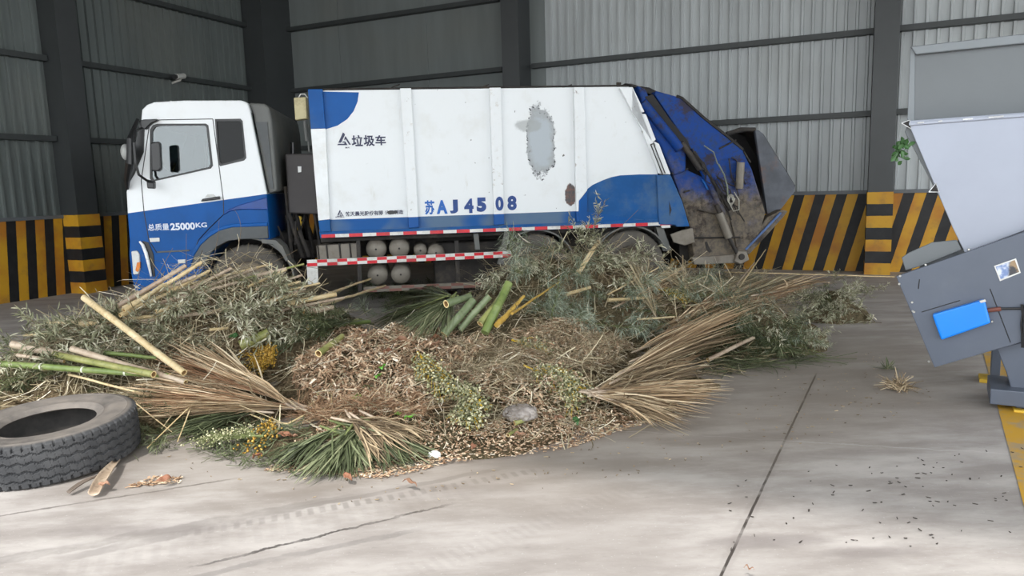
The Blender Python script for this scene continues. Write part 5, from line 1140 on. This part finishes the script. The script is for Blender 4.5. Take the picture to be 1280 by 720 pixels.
def straw(P, n_, name, label, m, L=(.1, .35), w_=.003, lift=.05, cat='straw', curve=.3, zt=.25):
    mb = MB(); pts = px_region(P, n_)
    for x, y in pts:
        l = random.uniform(*L); a = random.uniform(0, PI*2); d = Vector((math.cos(a), math.sin(a), random.gauss(0, zt))).normalized(); z0 = max(hh(x, y), 0)+.008+random.random()**1.5*lift
        p = Vector((x, y, z0)); k = 4; c = Vector((random.gauss(0, curve), random.gauss(0, curve), random.gauss(0, curve*.5))); q = p.copy(); V_ = []
        sd = d.cross(Vector((random.gauss(0, .5), random.gauss(0, .5), 1))).normalized()*w_*random.uniform(.5, 1.3)
        for i in range(k+1):
            g = max(hh(q.x, q.y), 0)+.005
            if q.z < g: q.z = g
            V_ += [q-sd, q+sd]; d = (d+c/k).normalized(); q = q+d*l/k
        mb.add(V_, [(2*i, 2*i+2, 2*i+3, 2*i+1) for i in range(k)], 0, random.random())
    o = mb.obj(name, m); return tag(o, label, cat, kind='stuff')
straw([(400, 430), (560, 420), (640, 470), (560, 500), (400, 505)], 900, 'dry_straw', 'loose pale stems lying over the wood chips', M_straw, L=(.05, .2), w_=.003, lift=.05)
straw([(225, 545), (260, 575), (350, 595), (420, 560), (330, 530), (240, 525)], 1300, 'dry_straw', 'green-yellow hay on the floor at the left foot of the heap', M_green, L=(.03, .12), w_=.003, lift=.05, curve=.5)
ALLH = [(10, 450), (100, 410), (200, 370), (300, 345), (390, 372), (480, 405), (560, 350), (640, 320), (760, 310), (850, 345), (1000, 350), (1000, 420), (900, 470), (860, 530), (700, 555), (560, 560), (420, 560), (250, 545), (190, 510)]
straw(ALLH, 9000, 'dry_straw', 'loose dry straw strewn all over the heap', M_straw, w_=.0028)
straw([(560, 350), (700, 315), (850, 345), (960, 350), (900, 400), (700, 390), (600, 380)], 6500, 'dry_straw', 'tangled pale twiggy straw along the back of the heap', M_straw, L=(.12, .4), w_=.003, lift=.2, zt=.6)
straw([(560, 425), (640, 420), (780, 430), (770, 470), (640, 500), (560, 480)], 3600, 'root_fibres', 'brown matted root fibres in the centre of the heap', M_brown, L=(.06, .2), w_=.0013, lift=.06, curve=.9, cat='fibres')
straw([(360, 505), (540, 515), (540, 535), (400, 535)], 1500, 'root_fibres', 'dark red-brown fibres matted on top of the green tuft', M_rust, L=(.08, .25), w_=.0013, lift=.08, curve=.4, cat='fibres')
straw([(190, 340), (300, 330), (400, 350), (400, 400), (200, 420)], 2600, 'dry_straw', 'thin stems tangled through the left leafy part', M_straw, L=(.15, .4), w_=.0036, lift=.26, zt=.5)
straw([(60, 410), (190, 380), (300, 370), (400, 380), (380, 430), (240, 450), (90, 440)], 2600, 'dry_straw', 'pale thin stems poking out of the grey-green leaves on the left', M_straw, L=(.08, .3), w_=.0032, lift=.2, zt=.5)
straw([(840, 430), (1010, 440), (1035, 450), (900, 470)], 500, 'dry_straw', 'thin green stems flattened on the floor at the right foot', M_green, L=(.15, .4), w_=.003, lift=.02, zt=.05)
straw([(540, 470), (760, 470), (800, 500), (740, 545), (560, 560), (430, 545), (430, 510)], 1700, 'dry_straw', 'pale hay-like strands over the front centre of the heap', M_straw, L=(.04, .16), w_=.0025, lift=.05, curve=.6)
straw([(560, 425), (640, 420), (780, 430), (770, 470), (640, 500), (560, 480)], 2500, 'dry_straw', 'pale strands over the brown fibres in the centre', M_straw, L=(.05, .18), w_=.0018, lift=.07, curve=.9)
straw([(20, 440), (180, 450), (240, 480), (180, 520), (0, 500)], 2200, 'dry_straw', 'flattened dead grass behind the loose tyre', M_straw, L=(.08, .25), w_=.003, lift=.06)
# arching single twigs against the truck
def twig(pts, label, r=.004, m=M_twig, group=None):
    P = [hit(px, py, l) if l is not None else None for px, py, l in pts]; a = P[0]; Q = []
    n_ = 10
    for i in range(n_+1):
        t_ = i/n_; q = a*(1-t_)**2+P[1]*2*t_*(1-t_)+P[2]*t_**2; Q.append(q-a)
    o = MB().tube(Q, [r*(1-.6*i/n_) for i in range(n_+1)], 5).obj('twig', m); o.location = a; tag(o, label, 'twig', group); return o
def twig_free(p0, p1, p2, label, r=.0035, m=M_twig, Z=None):
    a = hit(*p0, .03); y = a.y if Z is None else Z
    P = [a, on_plane(*p1, Vector((0, a.y-.1, 0)), Vector((0, 1, 0))), on_plane(*p2, Vector((0, a.y-.15, 0)), Vector((0, 1, 0)))]
    Q = [P[0]*(1-t_)**2+P[1]*2*t_*(1-t_)+P[2]*t_**2-P[0] for t_ in [i/10 for i in range(11)]]
    o = MB().tube(Q, [r*(1-.55*i/10) for i in range(11)], 5).obj('twig', m); o.location = a; return tag(o, label, 'twig')
twig_free((278, 345), (315, 290), (293, 262), 'curved twig arching up over the blue fender of the cab'); twig_free((255, 355), (272, 320), (274, 275), 'straight twig rising before the cab door, left of the arching one')
twig_free((262, 340), (268, 310), (263, 288), 'short upright twig in front of the wheel arch'); twig_free((300, 345), (340, 330), (372, 312), 'thin twig slanting right over the front wheel'); twig_free((235, 350), (232, 320), (233, 292), 'fine upright twig before the cab step')
twig_free((180, 375), (205, 330), (216, 310), 'thin twig leaning over the corner of the bumper'); twig_free((190, 365), (160, 345), (146, 352), 'twig curling left from the bundle over the striped wall')
twig_free((115, 405), (80, 400), (60, 380), 'fine forked twig poking out at the far left'); twig_free((895, 400), (940, 380), (948, 432), 'thin stem bending down on the right of the heap')
twig_free((720, 330), (760, 300), (798, 262), 'long thin twig rising right before the blue wave'); twig_free((690, 330), (640, 310), (645, 285), 'thin twig rising before the middle wheel')
# yellow cord loop on the chips
P = [hit(x, y, .05) for x, y in ((372, 515), (385, 508), (400, 498), (395, 492), (404, 488), (415, 492), (414, 506), (404, 512), (390, 514), (378, 520), (360, 530), (330, 525), (290, 508), (272, 505))]
o = MB().tube([p-P[0] for p in P], .006, 6).obj('plant_stem', simple('cream_stem', srgb(206, 186, 140), .7)); o.location = P[0]; tag(o, 'looped cream plant stem between the left fan and the wood chips', 'stem')

# --- broad leaves
def broad_leaf(px, py, sz, m, label, wide=.55, az=None, up=.25, cat='leaf', group=None):
    p = hit(px, py, .045); az = random.uniform(0, 6.28) if az is None else az; mb = MB(); n_ = 9; vs = []
    for i in range(n_):
        t_ = i/(n_-1); w_ = sz*wide*.5*math.sin(PI*min(1, t_*1.02+.02))**.8*(1-.25*t_); zz = sz*up*math.sin(PI*t_)*.5+.01*math.sin(t_*9)
        for s_ in (-1, -.5, 0, .5, 1): vs.append(Vector((sz*(t_-.5), w_*s_*(1+.12*math.sin(t_*25)), zz+abs(s_)*w_*.45)))
    fs = [(i*5+j, i*5+j+1, i*5+j+6, i*5+j+5) for i in range(n_-1) for j in range(4)]
    mb.add(vs, fs, 0, random.random()); o = mb.obj('leaf', m, smooth=True); o.location = p; o.rotation_euler = (random.uniform(-.7, -.1), random.uniform(-.4, .4), az)
    s_ = o.modifiers.new('t', 'SOLIDIFY'); s_.thickness = .0012; return tag(o, label, cat, group)
M_bright = simple('bright_green_leaf', srgb(112, 182, 66), .4, 0, .2, 10); M_dgreen = simple('dark_green_leaf', srgb(66, 104, 58), .45, 0, .2, 10); M_bleaf = simple('dead_brown_leaf', srgb(162, 124, 100), .75, 0, .25, 12); M_bleaf2 = simple('rust_leaf', srgb(142, 96, 72), .75, 0, .25, 12)
broad_leaf(480, 460, .12, M_bright, 'bright green torn leaf lying on the wood chips, uppermost of the green ones'); broad_leaf(474, 471, .1, M_bright, 'crumpled green leaf directly below the uppermost green leaf'); broad_leaf(446, 498, .09, M_bright, 'bright green leaf at the lower left of the wood chips')
broad_leaf(461, 485, .09, M_dgreen, 'darker green leaf between the bright ones on the chips'); broad_leaf(513, 523, .09, M_bright, 'yellow-green leaf just above the green tuft'); broad_leaf(497, 519, .07, M_bright, 'small green leaf left of the yellow-green one')
for i, (x, y, s_, l) in enumerate(((503, 428, .14, 'curled brown leaf at the top of the wood chips'), (546, 425, .14, 'large curled brown leaf below the open-ended culm'), (545, 433, .12, 'pinkish-brown leaf beneath the large curled one'), (486, 442, .12, 'flat brown leaf near the top left of the chips'), (455, 422, .1, 'small brown leaf at the back edge of the chips'),
                   (588, 512, .1, 'orange-brown leaf standing up in the centre foreground'), (700, 525, .1, 'rust-coloured leaf beneath the berry spray'), (355, 545, .09, 'orange leaf left of the green tuft'), (367, 547, .07, 'small tan leaf above the green tuft'),
                   (322, 572, .09, 'round brown leaf on the ground left of the tuft'), (512, 606, .09, 'brown leaf lying alone on the concrete in the centre foreground'), (590, 560, .07, 'brown leaf on the concrete below the berries'), (650, 545, .08, 'rusty leaf below the plastic bag'),
                   (435, 597, .08, 'rust leaf at the foot of the green tuft'), (130, 607, .07, 'orange leaf beside the curled bark strip'), (205, 600, .08, 'brown leaf in the small drift right of the tyre'), (936, 712, .04, 'tiny yellow leaf at the bottom edge beside the floor joint'))):
    broad_leaf(x, y, s_, M_bleaf if i % 2 == 0 else M_bleaf2, l, up=.4)
broad_leaf(336, 418, .1, M_dgreen, 'dark oval leaf above the ochre berries'); broad_leaf(292, 421, .1, M_dgreen, 'dark green oval leaf among the grey leaves on the left'); broad_leaf(720, 527, .1, M_dgreen, 'dark green leaf at the front left of the right dry fan')
# --- plastic bag, white scrap
def crumple(px, py, sx, sy, sz, m, name, label, cat, amp=.25, lift=.03):
    bm = bmesh.new(); bmesh.ops.create_icosphere(bm, subdivisions=4, radius=1); r_ = random.Random(5)
    ks = [(Vector((r_.gauss(0, 1), r_.gauss(0, 1), r_.gauss(0, 1))).normalized(), r_.uniform(3, 9), r_.uniform(0, 6)) for _ in range(9)]
    for v in bm.verts:
        f_ = 1+sum(abs(math.sin(v.co.dot(k)*q+p_)) for k, q, p_ in ks)/9*amp*2-amp; v.co = Vector((v.co.x*f_*sx, v.co.y*f_*sy, max(v.co.z, -.35)*f_*sz))
    me = bpy.data.meshes.new(name); bm.to_mesh(me); bm.free(); me.materials.append(m); o = bpy.data.objects.new(name, me); COL.objects.link(o); p = hit(px, py, lift*0); o.location = p+Vector((0, 0, .35*sz)); return tag(o, label, cat)
bagm = bpy.data.materials.new('cloudy_plastic_film'); t = NT(bagm); t.fin(t.mix(t.step(t.noise(9, 4, .6), .35, .65), srgb(112, 104, 98), srgb(168, 160, 154)), .22, 0, .6)
tb = t.n('ShaderNodeBsdfTransparent'); mx = t.n('ShaderNodeMixShader'); mx.inputs[0].default_value = .22; t.l(t.b.outputs[0], mx.inputs[1]); t.l(tb.outputs[0], mx.inputs[2]); t.l(mx.outputs[0], t.out.inputs[0])
crumple(651, 521, .105, .09, .06, bagm, 'plastic_bag', 'crumpled cloudy plastic bag lying at the front of the heap', 'plastic bag')
crumple(543, 571, .04, .032, .028, simple('white_foam', srgb(236, 236, 234), .6, 0, .04), 'foam_scrap', 'small white scrap at the right tip of the green tuft', 'scrap', amp=.1)
bamboo(hit(643, 529, .05), hit(660, 522, .05), .018, P_olive, 'small bamboo stub with a round open end under the plastic bag', hollow=True)
bamboo(hit(635, 544, .03), hit(646, 537, .03), .012, P_olive, 'smallest bamboo stub, below the plastic bag', hollow=True)
# --- bark strips by the tyre
def bark(p, q, w_, label, m):
    a = on_z(*p, .015); b = on_z(*q, .03); d = (b-a); L = d.length; d /= L; s_ = Vector((-d.y, d.x, 0)); mb = MB(); vs = []; n_ = 12
    for i in range(n_):
        t_ = i/(n_-1); ww = w_*(.55+.45*math.sin(PI*min(1, t_*.8+.25)))
        for j in range(7):
            a_ = PI*(j/6)*1.0; vs.append(d*L*t_+s_*ww*math.cos(a_)*(1)+Vector((0, 0, ww*(.8-math.sin(a_)*.8)+.004+.012*math.sin(3*t_))))
    mb.add(vs, [(i*7+j, i*7+j+1, i*7+j+8, i*7+j+7) for i in range(n_-1) for j in range(6)]); o = mb.obj('bark_strip', m, smooth=True); o.location = a; mo_ = o.modifiers.new('t', 'SOLIDIFY'); mo_.thickness = .004; return tag(o, label, 'bark strip')
bark((118, 620), (146, 578), .032, 'curled trough-shaped bark strip on the floor beside the tyre', P_greyb); bark((86, 617), (124, 596), .014, 'narrow dark bark strip poking out from under the tyre', simple('dark_bark', srgb(110, 98, 88), .8))
# --- small tuft of dead twigs on the floor near the machine
a = on_z(1122, 488); tw = MB()
for i in range(80):
    p = Vector((random.gauss(0, .03), random.gauss(0, .04), .01)); d = Vector((random.gauss(0, .5), random.gauss(0, .5), random.uniform(.0, .9))).normalized(); e = p+d*random.uniform(.05, .18); tw.tube([p, p.lerp(e, .5)+Vector((0, 0, .02)), e], [.004, .003, .002], 4, 0, random.random())
o = tw.obj('dead_weed_tuft', M_brown); o.location = a; tag(o, 'small brown tuft of dead twigs alone on the floor near the machine', 'weed tuft')
a = on_z(1108, 463); tw = MB()
for i in range(26):
    d = Vector((random.gauss(0, .8), random.gauss(0, .4), random.uniform(.02, .3))).normalized(); tw.blade(Vector((random.gauss(0, .01), random.gauss(0, .01), .01)), d, Vector((0, 0, 1)), random.uniform(.05, .16), .01, random.random())
o = tw.obj('leafy_sprig', M_green); o.location = a; tag(o, 'thin green sprig on the floor just behind the dead twig tuft', 'sprig')
# --- ivy-like clump snagged on the machine's edge
a = on_plane(1128, 185, MO0+NP*.2, NP); tw = MB()
for i in range(38):
    d = Vector((random.gauss(-.2, .6), random.gauss(0, .5), random.gauss(-.2, .6))).normalized(); tw.blade(Vector((random.gauss(-.01, .02), random.gauss(0, .03), random.gauss(0, .035))), d, Vector((0, -1, .3)), random.uniform(.03, .07), .028, random.random(), 0, .3)
o = tw.obj('snagged_leaves', M_dgreen); o.location = a; tag(o, 'tuft of green leaves snagged on the left edge of the machine hopper', 'leaves')
# ---------------------------------------------------------------- daylight
w = bpy.data.worlds.new('overcast_sky'); scene.world = w; w.use_nodes = True
bg = w.node_tree.nodes['Background']; bg.inputs[0].default_value = (.93, .97, 1.0, 1); bg.inputs[1].default_value = 3.9
sun = bpy.data.lights.new('sun', 'SUN'); sun.energy = 3.5; sun.angle = math.radians(3); sun.color = (1, .97, .93)
so = bpy.data.objects.new('sun', sun); COL.objects.link(so)
sd = (RB.to_3x3()@Vector((0, -1, 0))); el = math.radians(54)
so.rotation_euler = Vector((sd.x*math.cos(el), sd.y*math.cos(el), math.sin(el))).to_track_quat('Z', 'Y').to_euler()
vs = scene.view_settings; vs.view_transform = 'Standard'; vs.look = 'None'; vs.gamma = 1; vs.use_curve_mapping = False; vs.exposure = 0.0
